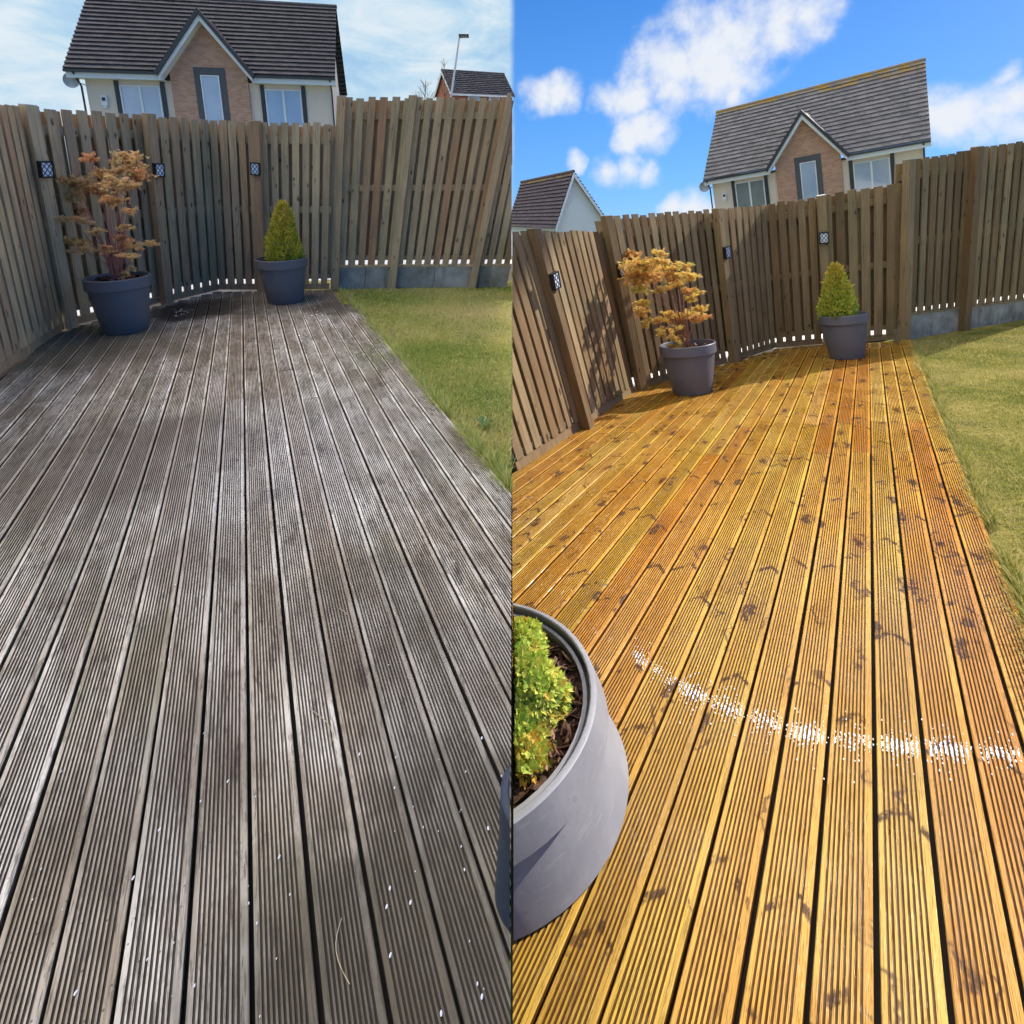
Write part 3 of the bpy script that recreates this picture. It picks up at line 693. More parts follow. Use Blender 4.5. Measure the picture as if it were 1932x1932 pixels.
cone_shrub(RP, p4, 64, 498, M_BOXR, 'small bright green cone-shaped shrub half in shade in the grey pot', 5200, UR, -.08)

# big planter in front, and its neighbour across the boundary (both trimmed flat where the gardens meet)
def planter_fit(plot, h, top, ext, bot, xs):
    a = plot.bp(xs, top, h); b = plot.bp(xs, bot, h); e_ = plot.bp(*ext, h)
    # circle through three points in the plane
    pts = [plot.uv(q) for q in (a, b, e_)]
    (x1, y1), (x2, y2), (x3, y3) = pts
    A = np.array([[x2 - x1, y2 - y1], [x3 - x1, y3 - y1]]) * 2; B = np.array([x2**2 - x1**2 + y2**2 - y1**2, x3**2 - x1**2 + y3**2 - y1**2])
    c = np.linalg.solve(A, B); r = math.hypot(c[0] - x1, c[1] - y1); return c, r
HB_ = .34
def scuffed():
    m, t = newmat('scuffed_grey_plastic'); p = t.pos(); n = t.noise(p, 5, 6, .65); d = t.noise(p, 60, 4, .7); sc = t.noise(mapv(t, p, (8, 8, 90)), 1.0, 4, .6)
    c = t.mix(t.ss(n, .35, .7), (.24, .245, .27), (.30, .30, .32)); c = t.mix(t.math('MULTIPLY', t.ss(sc, .58, .7), .35), c, (.40, .40, .42))
    c = t.mix(t.math('MULTIPLY', t.math('MULTIPLY', t.ss(d, .56, .66), t.ss(n, .45, .65)), .5), c, (.16, .13, .10))
    fin(t, Base_Color=c, Roughness=t.math('ADD', .38, t.math('MULTIPLY', n, .25)), Normal=t.bump(d, .12, .004)); return m
cc, rr = planter_fit(RP, HB_, 1120, (1162, 1235), 1556, 968)
big = pot(RP, RP.P(cc[0], cc[1]) , rr * 2, HB_, scuffed(), 'big light grey half-round planter in the front corner of the golden deck', None, 'half_round_planter', taper=.97, side='R', soil=.80, band=.33, dev=.925, shift=V((-.10, 0, -.05)))
hl = .24
c2_, r2_ = planter_fit(LP, hl, 1425, (931, 1490), 1565, 964)
lp = pot(LP, LP.P(c2_[0], c2_[1]), r2_ * 2, hl, M_POTD, 'sliver of a dark slate pot at the right edge of the grey deck', None, 'half_round_planter', taper=1.0, side='L', soil=.5, band=.25, dev=.97, shift=V((.012, 0, 0)))

def front_shrub():
    root = empty('box_shrub', W(big['c']), 'leafy yellow-green box shrub in the big light grey planter', 'shrub'); m = MB(); b = MB(); s = 1.0
    base = big['c']; N = RP.N; x, y = basis(N)
    yc = RP.uv(base)
    ctr = RP.bp(966, 1350, HB_ * .75)
    for k in range(2300):
        # rounded column; sprigs at its skin
        th = R.uniform(-.5 * math.pi, .5 * math.pi) if True else 0; f = R.random()
        hgt = .30; rad = .175 * (1 - f ** 2.6) ** .5 * (1 + .15 * math.sin(th * 5 + f * 6)) * R.uniform(.72, 1.02) + .01
        out = XC * math.cos(th) + (y if y.z > 0 else -y) * math.sin(th) * 1.45
        p = ctr + out * rad + N * (f * hgt)
        if p.x < .012: continue
        d = (out * .8 + N * .7 + rv() * .5).normalized(); L = R.uniform(.025, .05)
        b.tube([W(p - d * L), W(p + d * L * .3)], [.0012, .0008], 3)
        col = R.gauss(.45, .2)
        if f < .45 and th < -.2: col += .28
        for q in range(5):
            a = q / 5 * 6.283 + R.random(); e1 = d.orthogonal().normalized(); e2 = d.cross(e1)
            o = (e1 * math.cos(a) + e2 * math.sin(a)); tt = (o * .9 + d * R.uniform(.35, .9)).normalized(); nn = (d - tt * d.dot(tt)).normalized()
            Lf = R.uniform(.022, .036); c = p + d * (L * R.uniform(-.5, .3)); 
            if (c + tt * Lf).x < .008: continue
            leaf_oval(m, W(c), Wd(nn), Wd(tt), Lf, Lf * .55, min(1, max(0, col + R.gauss(0, .1))))
    b.build('stem', M_TWIG, root); m.build('foliage', M_BOXR, root)
    m = MB(); n = 0
    rc = big['r']; cb = big['c']; bx = W(cb)
    while n < 1500:
        a = R.uniform(0, 6.283); q = rc * .93 * math.sqrt(R.random()); p = cb + (x * math.cos(a) + y * math.sin(a)) * q + N * R.uniform(.006, .026)
        if p.x < .03: n += 1; continue
        ax = rv(); ax = (ax - N * ax.dot(N) * .7).normalized(); ay = ax.orthogonal().normalized(); az = ax.cross(ay)
        L = R.uniform(.018, .06)
        m.obox(W(p), Wd(ax), Wd(ay), Wd(az), L, L * R.uniform(.3, .6), .004, min(1, abs(R.gauss(.3, .3)))); n += 1
    o = m.build('bark_chips', M_CHIP, big['root']); tag(o, kind='stuff')
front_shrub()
# a few chips in the smaller pots
for P in (p1, p3):
    m = MB(); x, y = basis(P['N'])
    for k in range(160):
        a = R.uniform(0, 6.283); q = P['r'] * .9 * math.sqrt(R.random()); p = P['c'] + (x * math.cos(a) + y * math.sin(a)) * q + P['N'] * R.uniform(.01, .04)
        ax = rv(); ay = ax.orthogonal().normalized(); L = R.uniform(.02, .06); m.obox(W(p), Wd(ax), Wd(ay), Wd(ax.cross(ay)), L, L * .5, .008, R.random() * .7)
    tag(m.build('bark_chips', M_CHIP, P['root']), kind='stuff')

# ------------------------------------------------------------------ grass
def inside(poly, x, y):
    c = False
    for (a, b), (p, q) in zip(poly, poly[1:] + poly[:1]):
        if (b > y) != (q > y) and x < (p - a) * (y - b) / (q - b) + a: c = not c
    return c
def grass(plot, px, n, mat, hgt, side, bias):
    m = MB(); s = plot.s; xs = [p[0] for p in px]; ys = [p[1] for p in px]; k = 0
    upw = Wd(plot.N)
    poly = [plot.uv(plot.bp(*q)) for q in px]
    us = [p[0] for p in poly]; vs = [p[1] for p in poly]
    umin, umax = min(us), max(us)
    while k < n:
        u = umin + (umax - umin) * R.random() ** bias; v = R.uniform(min(vs), max(vs))
        if not inside(poly, u, v): continue
        P = plot.P(u, v, -.05 * s * .8)
        if side == 'L' and P.x > -.004: continue
        if side == 'R' and P.x < .004: continue
        tx = math.sin(u * 3.1 + 1) + math.sin(v * 4.3) + math.sin(u * 7 + v * 5) * .7
        p = W(P); ax = V((R.uniform(-1, 1), R.uniform(-1, 1), 0)).normalized(); w = R.uniform(.0015, .003) * s * (1 + P.z * .12); h = hgt * s * R.uniform(.45, 1.3)
        tip = p + upw * h + V((R.gauss(0, 1), R.gauss(0, 1), 0)) * h * .5
        m.face([p - ax * w, p + ax * w, tip], None, min(1, max(0, R.gauss(.52 + tx * .16, .26)))); k += 1
    return tag(m.build('grass', mat), kind='stuff')
grass(LP, [(640, 541), (974, 937), (974, 538)], 45000, M_GR, .024, 'L', 1.6)
grass(RP, [(1722, 640), (1722, 652), (1906, 1088), (2000, 1310), (2060, 1310), (2060, 600)], 38000, M_GR2, .024, 'R', 1.5)
def verge(plot, p0, p1, n, mat, hgt, side):
    m = MB(); s = plot.s; a, b = plot.bp(*p0), plot.bp(*p1); upw = Wd(plot.N)
    for k in range(n):
        f = R.random() ** 1.5; P = a.lerp(b, f) + plot.C * (R.uniform(.0, .05) * s) - plot.N * .045 * s
        if (side == 'L' and P.x > -.004) or math.sin(f * 61) + math.sin(f * 23 + 1) + R.random() < -.6: continue
        p = W(P); ax = V((R.uniform(-1, 1), R.uniform(-1, 1), 0)).normalized(); w = R.uniform(.002, .0035) * s; h = hgt * s * R.uniform(.6, 1.4)
        tip = p + upw * h + V((R.gauss(-.5, .8), R.gauss(0, 1), 0)) * h * .55; md = p.lerp(tip, .55) + upw * h * .15
        r = min(1, max(0, R.gauss(.4, .25))); m.face([p - ax * w, p + ax * w, md + ax * w * .7, md - ax * w * .7], None, r); m.face([md - ax * w * .7, md + ax * w * .7, tip], None, r)
    tag(m.build('edge_grass', mat), kind='stuff')
verge(LP, (975, 939), (640, 545), 3800, M_GR, .085, 'L')
verge(RP, (2000, 1330), (1722, 652), 3400, M_GR2, .075, 'R')
def weed(plot, x, y, size, label, n=14):
    s = plot.s; c = plot.bp(x, y); root_c = W(c); m = MB(); up = Wd(plot.N)
    for k in range(n):
        a = R.uniform(0, 6.283); d = V((math.cos(a), math.sin(a), 0)); d = (d - up * d.dot(up)).normalized()
        L = size * R.uniform(.6, 1.1); w = L * .3; b = up.cross(d); r = R.random(); p = root_c - up * .01
        q = [p + d * L * f + up * L * (.35 * math.sin(f * 2.6)) for f in (0, .3, .65, 1)]; ww = [w * .25, w * .5, w * .42, 0]
        for i in range(3):
            m.face([q[i] - b * ww[i], q[i] + b * ww[i], q[i + 1] + b * ww[i + 1], q[i + 1] - b * ww[i + 1]], None, r)
    tag(m.build('weed', M_WEED), label, 'weed', 'broad-leaved weeds in the lawns')
weed(LP, 912, 797, .065, 'largest rosette weed in the green lawn beside the grey deck edge')
weed(LP, 940, 880, .04, 'smaller weed in the green lawn right by the deck, nearest the front', 10)

# ------------------------------------------------------------------ litter on the grey deck
m = MB(); M_PET = simple('white_petals', (.85, .86, .88), .5)
for k in range(70):
    x = R.uniform(60, 955); y = R.uniform(1380, 1925) if k < 60 else R.uniform(1000, 1400)
    if x < 300 and R.random() < .4: continue
    P = LP.bp(x, y) + LP.N * .0015; L = R.choice([.0012, .0016, .0022, .0026, .0036]); ax = V((R.uniform(-.3, .3), 1, 0)).normalized(); ay = V((ax.y, -ax.x, 0)); c = W(P)
    ring = [c + ax * L * math.cos(a) + ay * L * .55 * math.sin(a) for a in np.linspace(0, 2 * math.pi, 9)[:-1]]
    tp = c + V((0, 0, L * .4))
    for i in range(8): m.face([ring[i], ring[(i + 1) % 8], tp])
tag(m.build('petals', M_PET), 'scatter of white petals on the front of the grey deck', 'petals', kind='stuff')
m = MB()
for k in range(260):
    x, y = R.gauss(705, 22), R.gauss(668, 16)
    if x > 455 + (y - 318) * .82 - 4: x = 455 + (y - 318) * .82 - R.uniform(4, 30)
    P = W(LP.bp(x, y) + LP.N * .003); a = R.uniform(0, 3.14); d = V((math.cos(a), math.sin(a), R.uniform(0, .3))); L = R.uniform(.01, .035)
    b = V((-d.y, d.x, 0)) * .003; m.face([P - b, P + b, P + d * L], None, R.random())
tag(m.build('grass_clippings', M_WEED), 'grass clippings spilled on the grey deck edge beside the lawn', 'clippings', kind='stuff')
M_STRAW = simple('dry_straw', (.55, .47, .30), .7)
for (x0, y0, x1, y1, bend, lb) in ((585, 1340, 628, 1400, 14, 'curled dry straw across a board in the middle of the grey deck'), (645, 1735, 660, 1860, -18, 'longest curved straw, lying by the front edge of the grey deck'), (545, 1430, 552, 1480, 4, 'short straight straw beside a gap in the grey deck boards'), (640, 1150, 655, 1162, 2, 'tiny straw lying crosswise on the middle grey boards')):
    pts = []
    for i in range(9):
        f = i / 8; pts.append(W(LP.bp(x0 + (x1 - x0) * f + bend * math.sin(f * 3.14), y0 + (y1 - y0) * f) + LP.N * .004))
    m = MB(); m.tube(pts, .0008, 4)
    tag(m.build('straw', M_STRAW), lb, 'straw', 'dry straws on the grey deck')
m = MB()
for k in range(40):
    x, y = R.choice([(615, 605), (600, 592), (345, 587), (572, 640)]); P = W(LP.bp(x + R.gauss(0, 9), y + R.gauss(0, 4)) + LP.N * .003); a = R.random() * 3; L = R.uniform(.006, .018)
    d = V((math.cos(a), math.sin(a), 0)); b = V((-d.y, d.x, 0)); m.face([P - d * L, P + b * L * .5, P + d * L, P - b * L * .5 + V((0, 0, .004))])
tag(m.build('dry_leaf_scraps', M_PET), 'pale leaf scraps scattered on the far grey deck boards', 'scraps', kind='stuff')

# ------------------------------------------------------------------ sun glint on the wet golden deck, built as white flecks
m = MB(); M_GLINT = simple('white_glint', (.88, .88, .92), .15, .03, 20, spec=.8)
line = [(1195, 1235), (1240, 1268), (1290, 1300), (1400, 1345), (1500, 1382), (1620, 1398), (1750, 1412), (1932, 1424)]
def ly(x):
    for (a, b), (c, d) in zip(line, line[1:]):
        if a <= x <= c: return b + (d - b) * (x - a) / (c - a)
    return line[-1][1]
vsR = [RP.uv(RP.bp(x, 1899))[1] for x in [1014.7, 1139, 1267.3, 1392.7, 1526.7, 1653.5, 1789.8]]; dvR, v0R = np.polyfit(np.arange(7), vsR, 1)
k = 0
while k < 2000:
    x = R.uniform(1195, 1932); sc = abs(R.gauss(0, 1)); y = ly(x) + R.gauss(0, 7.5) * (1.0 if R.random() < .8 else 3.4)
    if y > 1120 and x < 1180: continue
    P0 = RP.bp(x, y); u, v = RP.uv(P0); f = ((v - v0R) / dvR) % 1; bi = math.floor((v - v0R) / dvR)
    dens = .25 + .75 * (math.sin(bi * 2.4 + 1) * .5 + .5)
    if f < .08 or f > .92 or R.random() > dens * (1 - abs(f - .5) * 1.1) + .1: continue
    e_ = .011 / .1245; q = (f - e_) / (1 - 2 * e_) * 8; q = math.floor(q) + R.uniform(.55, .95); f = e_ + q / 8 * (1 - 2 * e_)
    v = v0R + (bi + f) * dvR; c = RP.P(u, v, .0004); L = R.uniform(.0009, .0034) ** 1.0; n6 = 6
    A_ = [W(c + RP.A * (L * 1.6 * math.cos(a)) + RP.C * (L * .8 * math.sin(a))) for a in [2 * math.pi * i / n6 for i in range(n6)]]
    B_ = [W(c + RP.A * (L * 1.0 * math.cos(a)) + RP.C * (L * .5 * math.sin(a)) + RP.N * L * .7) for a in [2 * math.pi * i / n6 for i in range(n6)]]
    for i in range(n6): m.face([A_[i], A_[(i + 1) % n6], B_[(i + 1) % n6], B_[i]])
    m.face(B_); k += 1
tag(m.build('glints', M_GLINT, smooth=False), 'broken line of white flecks standing in for sun glint across the golden deck', 'glints', kind='stuff')

# ------------------------------------------------------------------ houses
M_RENDER = simple('cream_render', (.78, .64, .52), .9, .05, 5, bump=.15)
M_WRENDER = simple('white_render', (.78, .78, .78), .9, .03, 5, bump=.15)
M_WHITE = simple('white_upvc', (.80, .80, .80), .4, .02)
M_DARK = simple('dark_trim', (.045, .045, .05), .5)
M_GREYT = simple('grey_stone_surround', (.10, .10, .11), .8)
def brick_mat(name, a, b, mo, sc=1.0, bw=.225, bh=.075):
    m, t = newmat(name); uv = t.uv()
    bk = t.n('TexBrick', {'Vector': uv, 'Color1': a, 'Color2': b, 'Mortar': mo, 'Scale': 1.0 * sc, 'Mortar Size': .006, 'Brick Width': bw, 'Row Height': bh, 'Bias': 0.0})
    n = t.noise(uv, 1.2, 4); c = t.mix(t.ss(n, .3, .7), bk.outputs[0], t.mix(1.0, bk.outputs[0], (1.15, 1.1, 1.0), blend='MULTIPLY'))
    fin(t, Base_Color=c, Roughness=.9, Normal=t.bump(bk.outputs[1], -.4, .01)); return m
M_BRICK = brick_mat('buff_brick', (.40, .20, .13), (.52, .30, .21), (.46, .37, .31))
M_RBRICK = brick_mat('red_brick', (.42, .11, .07), (.50, .16, .10), (.35, .2, .15))
def tile_mat(name, cols, lich=0.0):
    m, t = newmat(name); r = t.attr('rnd'); g_ = t.attr('groove'); p = t.pos()
    c = t.ramp(r, [(0, cols[0]), (.5, cols[1]), (1, cols[2])])
    n = t.noise(p, 4.0, 5, .65); c = t.mix(t.math('MULTIPLY', t.ss(n, .4, .7), .35), c, tuple(x * 1.5 for x in cols[1]))
    if lich: c = t.mix(t.math('MULTIPLY', g_, t.ss(t.noise(p, 2.2, 5, .7), .42, .56)), c, (.40, .24, .04))
    fin(t, Base_Color=c, Roughness=.75, Specular_IOR_Level=.3, Normal=t.bump(n, .4, .02)); return m
M_TILE = tile_mat('dark_roof_tiles', [(.062, .060, .064), (.075, .073, .078), (.09, .087, .09)])
M_TILE2 = tile_mat('brown_grey_roof_tiles', [(.19, .175, .17), (.24, .215, .205), (.29, .26, .25)], 1.0)
M_TILE3 = tile_mat('plum_roof_tiles', [(.10, .075, .085), (.12, .09, .10), (.14, .105, .115)], .6)
def glass_mat(name, a, b, sc=.6):
    m, t = newmat(name); p = t.pos(); n = t.noise(p, sc, 3); w = t.n('TexWave', {'Vector': p, 'Scale': 9.0}, bands_direction='Z').outputs[1]
    fin(t, Base_Color=t.mix(t.ss(n, .3, .7), a, b), Roughness=.06, Specular_IOR_Level=.9, Coat_Weight=.6, Coat_Roughness=.03); return m
M_GLASS = glass_mat('sky_painted_window_glass', (.34, .44, .60), (.50, .58, .70)); M_GLASSD = glass_mat('dim_window_glass', (.04, .06, .09), (.12, .15, .19))  # sky reflection is put into the pale glass base colour
M_BLIND = simple('window_blind', (.55, .55, .55), .8)

class Frame:                                            # house axes: x along front, y back, z up; metres
    def __init__(s, Rm, T, k): s.R = Rm; s.T = T; s.k = k
    def __call__(s, x, y, z): p = s.R @ V((x, y, z)) * s.k + s.T; return W(p)
def bx(m, fr, x0, x1, y0, y1, z0, z1, r=0.5, g=0.0):
    P = [fr(x, y, z) for z in (z0, z1) for (x, y) in ((x0, y0), (x1, y0), (x1, y1), (x0, y1))]; i = len(m.f); m.box8(P, r, 1, 1, g)
    # metric uv
    uvs = []
    for q in ((x0, x1), (y0, y1), (x0, x1), (y0, y1)): uvs += [(q[0], z0), (q[1], z0), (q[1], z1), (q[0], z1)]
    n = len(uvs); m.uv[-(n + 8):-8] = uvs
def roof_slope(m, fr, x0f, x1f, y0, z0, y1, z1, courses, tw, lich=None, th=.065):
    """tiled slope from (y0, z0) eave to (y1, z1) ridge; x0f/x1f give the strip's ends at height z"""
    dy, dz = (y1 - y0) / courses, (z1 - z0) / courses; nl = math.hypot(y1 - y0, z1 - z0); ny, nz = -(z1 - z0) / nl * (1 if y1 > y0 else -1), abs(y1 - y0) / nl
    for k in range(courses):
        ya, za, yb, zb = y0 + dy * k, z0 + dz * k, y0 + dy * (k + 1), z0 + dz * (k + 1)
        for (fa, fb) in zip(x0f, x1f):
            xa, xb = fa(za), fb(za); xa2, xb2 = fa(zb), fb(zb)
            if xb - xa < .02 or xb2 - xa2 < .0: continue
            nn = max(1, round((xb - xa) / tw)); 
            for j in range(nn):
                p, q = xa + (xb - xa) * j / nn, xa + (xb - xa) * (j + 1) / nn; p2, q2 = xa2 + (xb2 - xa2) * j / nn, xa2 + (xb2 - xa2) * (j + 1) / nn
                if nn > 1: q -= .006; q2 -= .006
                h = th * R.uniform(.9, 1.1) + .012; r = R.random(); l = lich(k / courses, (p + q) / 2) if lich else 0
                ov = .02
                A = fr(p, ya + ny * h, za + nz * h); B = fr(q, ya + ny * h, za + nz * h); Cc = fr(q2, yb + ny * .006, zb + nz * .006); D = fr(p2, yb + ny * .006, zb + nz * .006)
                a2, b2 = fr(p, ya - ny * .02, za - nz * .02), fr(q, ya - ny * .02, za - nz * .02)
                m.face([A, B, Cc, D], None, r, l); m.face([a2, b2, B, A], None, 0, 0)
                m.face([a2, A, D], None, r, 0); m.face([B, b2, Cc], None, r, 0)
def window(fr, root, x0, x1, z0, z1, y, glass, panes=2, blind=False, seam=.05):
    m = MB(); w = seam
    bx(m, fr, x0, x1, y - .05, y - .002, z1 - w, z1); bx(m, fr, x0, x1, y - .05, y - .002, z0, z0 + w)
    bx(m, fr, x0, x0 + w, y - .052, y - .002, z0 + w, z1 - w); bx(m, fr, x1 - w, x1, y - .052, y - .002, z0 + w, z1 - w)
    for k in range(1, panes):
        xm = x0 + (x1 - x0) * k / panes; bx(m, fr, xm - w * .8, xm + w * .8, y - .054, y - .002, z0 + w, z1 - w)
    f = m.build('window', M_WHITE, root)
    for k in range(panes):
        a = x0 + w + (x1 - x0 - w * 2) * k / panes + (w * .8 if k else 0); b = x0 + w + (x1 - x0 - 2 * w) * (k + 1) / panes - (w * .8 if k < panes - 1 else 0)
        m = MB(); bx(m, fr, a, b, y - .022, y - .004, z0 + w, z1 - w); m.build('pane', glass, f)
        if blind and panes > 1:
            m = MB(); z = z1 - w - .03
            while z > z0 + w: bx(m, fr, a + .01, b - .01, y - .026, y - .0225, z - .012, z); z -= .05
            m.build('blind', M_BLIND, f)
    return f
def house(fr, label, tile, lich=False, glassL=None, glassR=None, D=3.4, rise=3.57, gx=4.4, gw=1.6, ga=2.12, o=.5, vl=.4, vr=.25, Wm=8.9, blind=False, dish=True, bay=.12):
    root = empty('house', fr(Wm / 2, D, -5.5), label, 'house')
    m = MB(); zb = -7.5; e0 = -.20
    bx(m, fr, 0, Wm, 0, 2 * D - 2 * o, zb, e0 - .05)
    # gable-end triangles
    for x in (0, Wm):
        hgt = rise * .93
        m.face([fr(x, 0, e0 - .05), fr(x, 2 * D - 2 * o, e0 - .05), fr(x, D - .2, hgt)])
    m.build('wall', M_RENDER, root)
    m = MB(); b0, b1 = gx - 1.42, gx + 1.36
    bx(m, fr, b0, b1, -bay, .3, zb, -.22)
    # brick gable above the bay
    k = (ga - .12) / gw
    zl = -.22
    P = [(b0, zl), (b1, zl), (b1, (gw - (b1 - gx)) * k - .1), (gx, ga - .22), (b0, (gw - (gx - b0)) * k - .1)]
    m.face([fr(x, -bay - .001, z) for x, z in P], [(x, z) for x, z in P]); m.build('brick_bay', M_BRICK, root)
    def left(z): return gx - max(0, gw * (1 - z / ga)) if z < ga else gx
    def right(z): return gx + max(0, gw * (1 - z / ga)) if z < ga else gx
    lf = (lambda kf, x: (1.0 if kf > .93 else (.9 if kf > .86 and x > 5 else (.5 if kf > .8 and x > 7.5 else 0)))) if lich else None
    m = MB(); NC = 18
    roof_slope(m, fr, [lambda z: -vl, right], [left, lambda z: Wm + vr], -o, 0, D, rise, NC, .33, lf)
    roof_slope(m, fr, [lambda z: -vl], [lambda z: Wm + vr], 2 * D + o - .0, 0, D, rise, NC, .66, None)
    # under-skin
    rf = m.build('roof', tile, root)
    m = MB(); m.tube([fr(-vl - .02, D, rise + .02), fr(Wm / 2, D, rise + .02), fr(Wm + vr + .02, D, rise + .02)], .09 * fr.k, 8, .4)
    for i, gg in enumerate(m.g): m.g[i] = .8 if lich else 0
    m.build('ridge_tiles', tile, rf)
    # dormer roof: two slopes meeting over the brick gable
    m = MB(); yb = D * ga / rise * 1.12
    for sg in (-1, 1):
        n = 9
        for c in range(n):
            f0, f1 = c / n, (c + 1) / n
            xa, za = gx + sg * gw * 1.06 * (1 - f0), (ga) * f0 - .06 * (1 - f0); xb, zb_ = gx + sg * gw * 1.06 * (1 - f1), ga * f1 - .06 * (1 - f1)
            yfa = -o + (D + o) * max(0, za) / rise; yfb = -o + (D + o) * max(0, zb_) / rise
            h = .05
            A, B = fr(xa, -o - .16, za + h), fr(xa, yfa + .12, za + h); Cc, Dd = fr(xb, yfb + .12, zb_ + .02), fr(xb, -o - .16, zb_ + .02)
            a2, b2 = fr(xa, -o - .16, za - .05), fr(xa, yfa + .12, za - .05); d2 = fr(xb, -o - .16, zb_ - .05)
            m.face([A, B, Cc, Dd], None, R.random()); m.face([a2, b2, B, A], None, 0); m.face([a2, A, Dd, d2], None, .2)
    gr_ = m.build('gable_roof', tile, root)
    m = MB()
    for sg in (-1, 1):
        P = [fr(gx + sg * gw * 1.09, -o - .19, -.02), fr(gx, -o - .19, ga + .14), fr(gx, -o - .19, ga - .07), fr(gx + sg * gw * 1.04, -o - .19, -.16)]; Q = [fr(gx + sg * gw * 1.09, -o + .02, -.02), fr(gx, -o + .02, ga + .14), fr(gx, -o + .02, ga - .07), fr(gx + sg * gw * 1.04, -o + .02, -.16)]
        m.face(P); m.face(Q[::-1])
        for i in range(4): m.face([P[i], P[(i + 1) % 4], Q[(i + 1) % 4], Q[i]])
    m.build('verge_tiles', M_DARK, gr_)
    m = MB()
    for sg in (-1, 1):
        xe, ze = gx + sg * gw * 1.03, -.10; y = -o - .10
        for (ya, yb2) in ((y, y + .03),):
            w = .17
            P = [fr(xe, ya, ze - .02), fr(gx, ya, ga - .08), fr(gx, ya, ga - .08 - w * 1.25), fr(xe - sg * .02, ya, ze - w)]
            Q = [fr(xe, yb2, ze - .02), fr(gx, yb2, ga - .08), fr(gx, yb2, ga - .08 - w * 1.25), fr(xe - sg * .02, yb2, ze - w)]
            m.face(P); m.face(Q[::-1])
            for i in range(4): m.face([P[i], P[(i + 1) % 4], Q[(i + 1) % 4], Q[i]])
        # soffit
        m.face([fr(xe, y + .03, ze - w), fr(gx, y + .03, ga - .08 - w), fr(gx, -bay, ga - .08 - w), fr(xe, -bay, ze - w)])
    m.build('bargeboard', M_WHITE, root)
    for (xa, xb) in ((-vl, gx - gw * .98), (gx + gw * .98, Wm + vr)):
        m = MB(); bx(m, fr, xa + .02, xb, -o + .06, -o + .09, -.30, -.06); bx(m, fr, xa + .02, xb, -o + .09, 0, -.30, -.27); m.build('fascia', M_WHITE, root)
        m = MB(); bx(m, fr, xa, xb - .01, -o - .07, -o + .05, -.11, -.02); m.build('gutter', M_DARK, root)
    for x in (-.12, Wm + .03):
        m = MB(); m.tube([fr(x, -o, -.1), fr(x, -.06, -.55), fr(x, -.06, -6)], .035 * fr.k, 6); m.build('downpipe', M_DARK, root)
    # windows
    zt = -.46; zb2 = -1.9
    for (x0, x1, gl, bl) in ((1.14, 2.54, glassL or M_GLASS, blind), (6.34, 7.72, glassR or M_GLASS, blind)):
        window(fr, root, x0, x1, zb2, zt, -.01, gl, 2, bl)
        for xa in (x0 - .17, x1 + .02):
            m = MB(); bx(m, fr, xa, xa + .15, -.05, -.001, zb2, -.30); m.build('window_trim', M_DARK, root)
    m = MB(); bx(m, fr, gx - .56 , gx - .34, -bay - .03, -bay - .003, -2.1, -.02); bx(m, fr, gx + .34, gx + .56, -bay - .03, -bay - .003, -2.1, -.02); bx(m, fr, gx - .56, gx + .56, -bay - .032, -bay - .003, -.02, .26)
    m.build('stone_surround', M_GREYT, root)
    window(fr, root, gx - .335, gx + .335, -2.0, -.03, -bay - .005, glassR or M_GLASS, 1, False, .04)
    # alarm box and dish
    m = MB(); bx(m, fr, .46, .66, -.09, -.002, -1.22, -.86); bx(m, fr, .50, .62, -.08, -.003, -1.30, -1.225); al = m.build('alarm_box', M_WHITE, root, bevel=.02)
    m = MB(); bx(m, fr, .50, .62, -.098, -.0905, -1.06, -.93); m.build('logo_panel', M_DARK, al)
    if dish:
        m = MB(); c = V((-.36, -.1, -.36)); n = 20
        for q in range(n):
            a, b = 2 * math.pi * q / n, 2 * math.pi * (q + 1) / n
            for r0, r1 in ((0, .15), (.15, .28)):
                zz = lambda r: r * r * 1.2
                m.face([fr(c.x + math.cos(a) * r0, c.y - zz(r0), c.z + math.sin(a) * r0), fr(c.x + math.cos(b) * r0, c.y - zz(r0), c.z + math.sin(b) * r0),
                        fr(c.x + math.cos(b) * r1, c.y - zz(r1), c.z + math.sin(b) * r1), fr(c.x + math.cos(a) * r1, c.y - zz(r1), c.z + math.sin(a) * r1)])
        m.tube([fr(-.36, -.1, -.36), fr(0, -.0, -.5)], .02, 5); m.build('satellite_dish', simple('grey_dish', (.38, .40, .42), .5), root)
    return root
def rod(r):
    r = V(r); a = r.length; return Matrix.Rotation(a, 3, r.normalized()) if a > 1e-9 else Matrix.Identity(3)
Bm = Matrix(((1, 0, 0), (0, 0, -1), (0, 1, 0)))
# grey-side house, square on to the view
RmL = Matrix(((1, 0, 0), (0, -DN.z, -DN.y), (0, DN.y, -DN.z))) @ Matrix.Rotation(math.radians(12), 3, 'Z')
TL = ray(157, 134) * 20.0
frL = Frame(RmL, TL, 1.0)
house(frL, 'cream house with buff brick gable bay and dark tiled roof behind the weathered fence', M_TILE, D=2.3, rise=3.3)
kR = 8.9 / 6.3010
frR = Frame(rod((.21975, .65705, -.12525)) @ Bm, V((7.5303, -4.4651, 20)) * kR, 1.0)
house(frR, 'cream house with brick gable bay and lichened ridge under the blue sky', M_TILE2, lich=True, rise=2.528 * kR, D=2.4 * kR, ga=1.595 * kR, gx=3.217 * kR, gw=1.149 * kR, o=.35 * kR, vl=.2 * kR, vr=.2 * kR, glassL=M_GLASSD, blind=True)

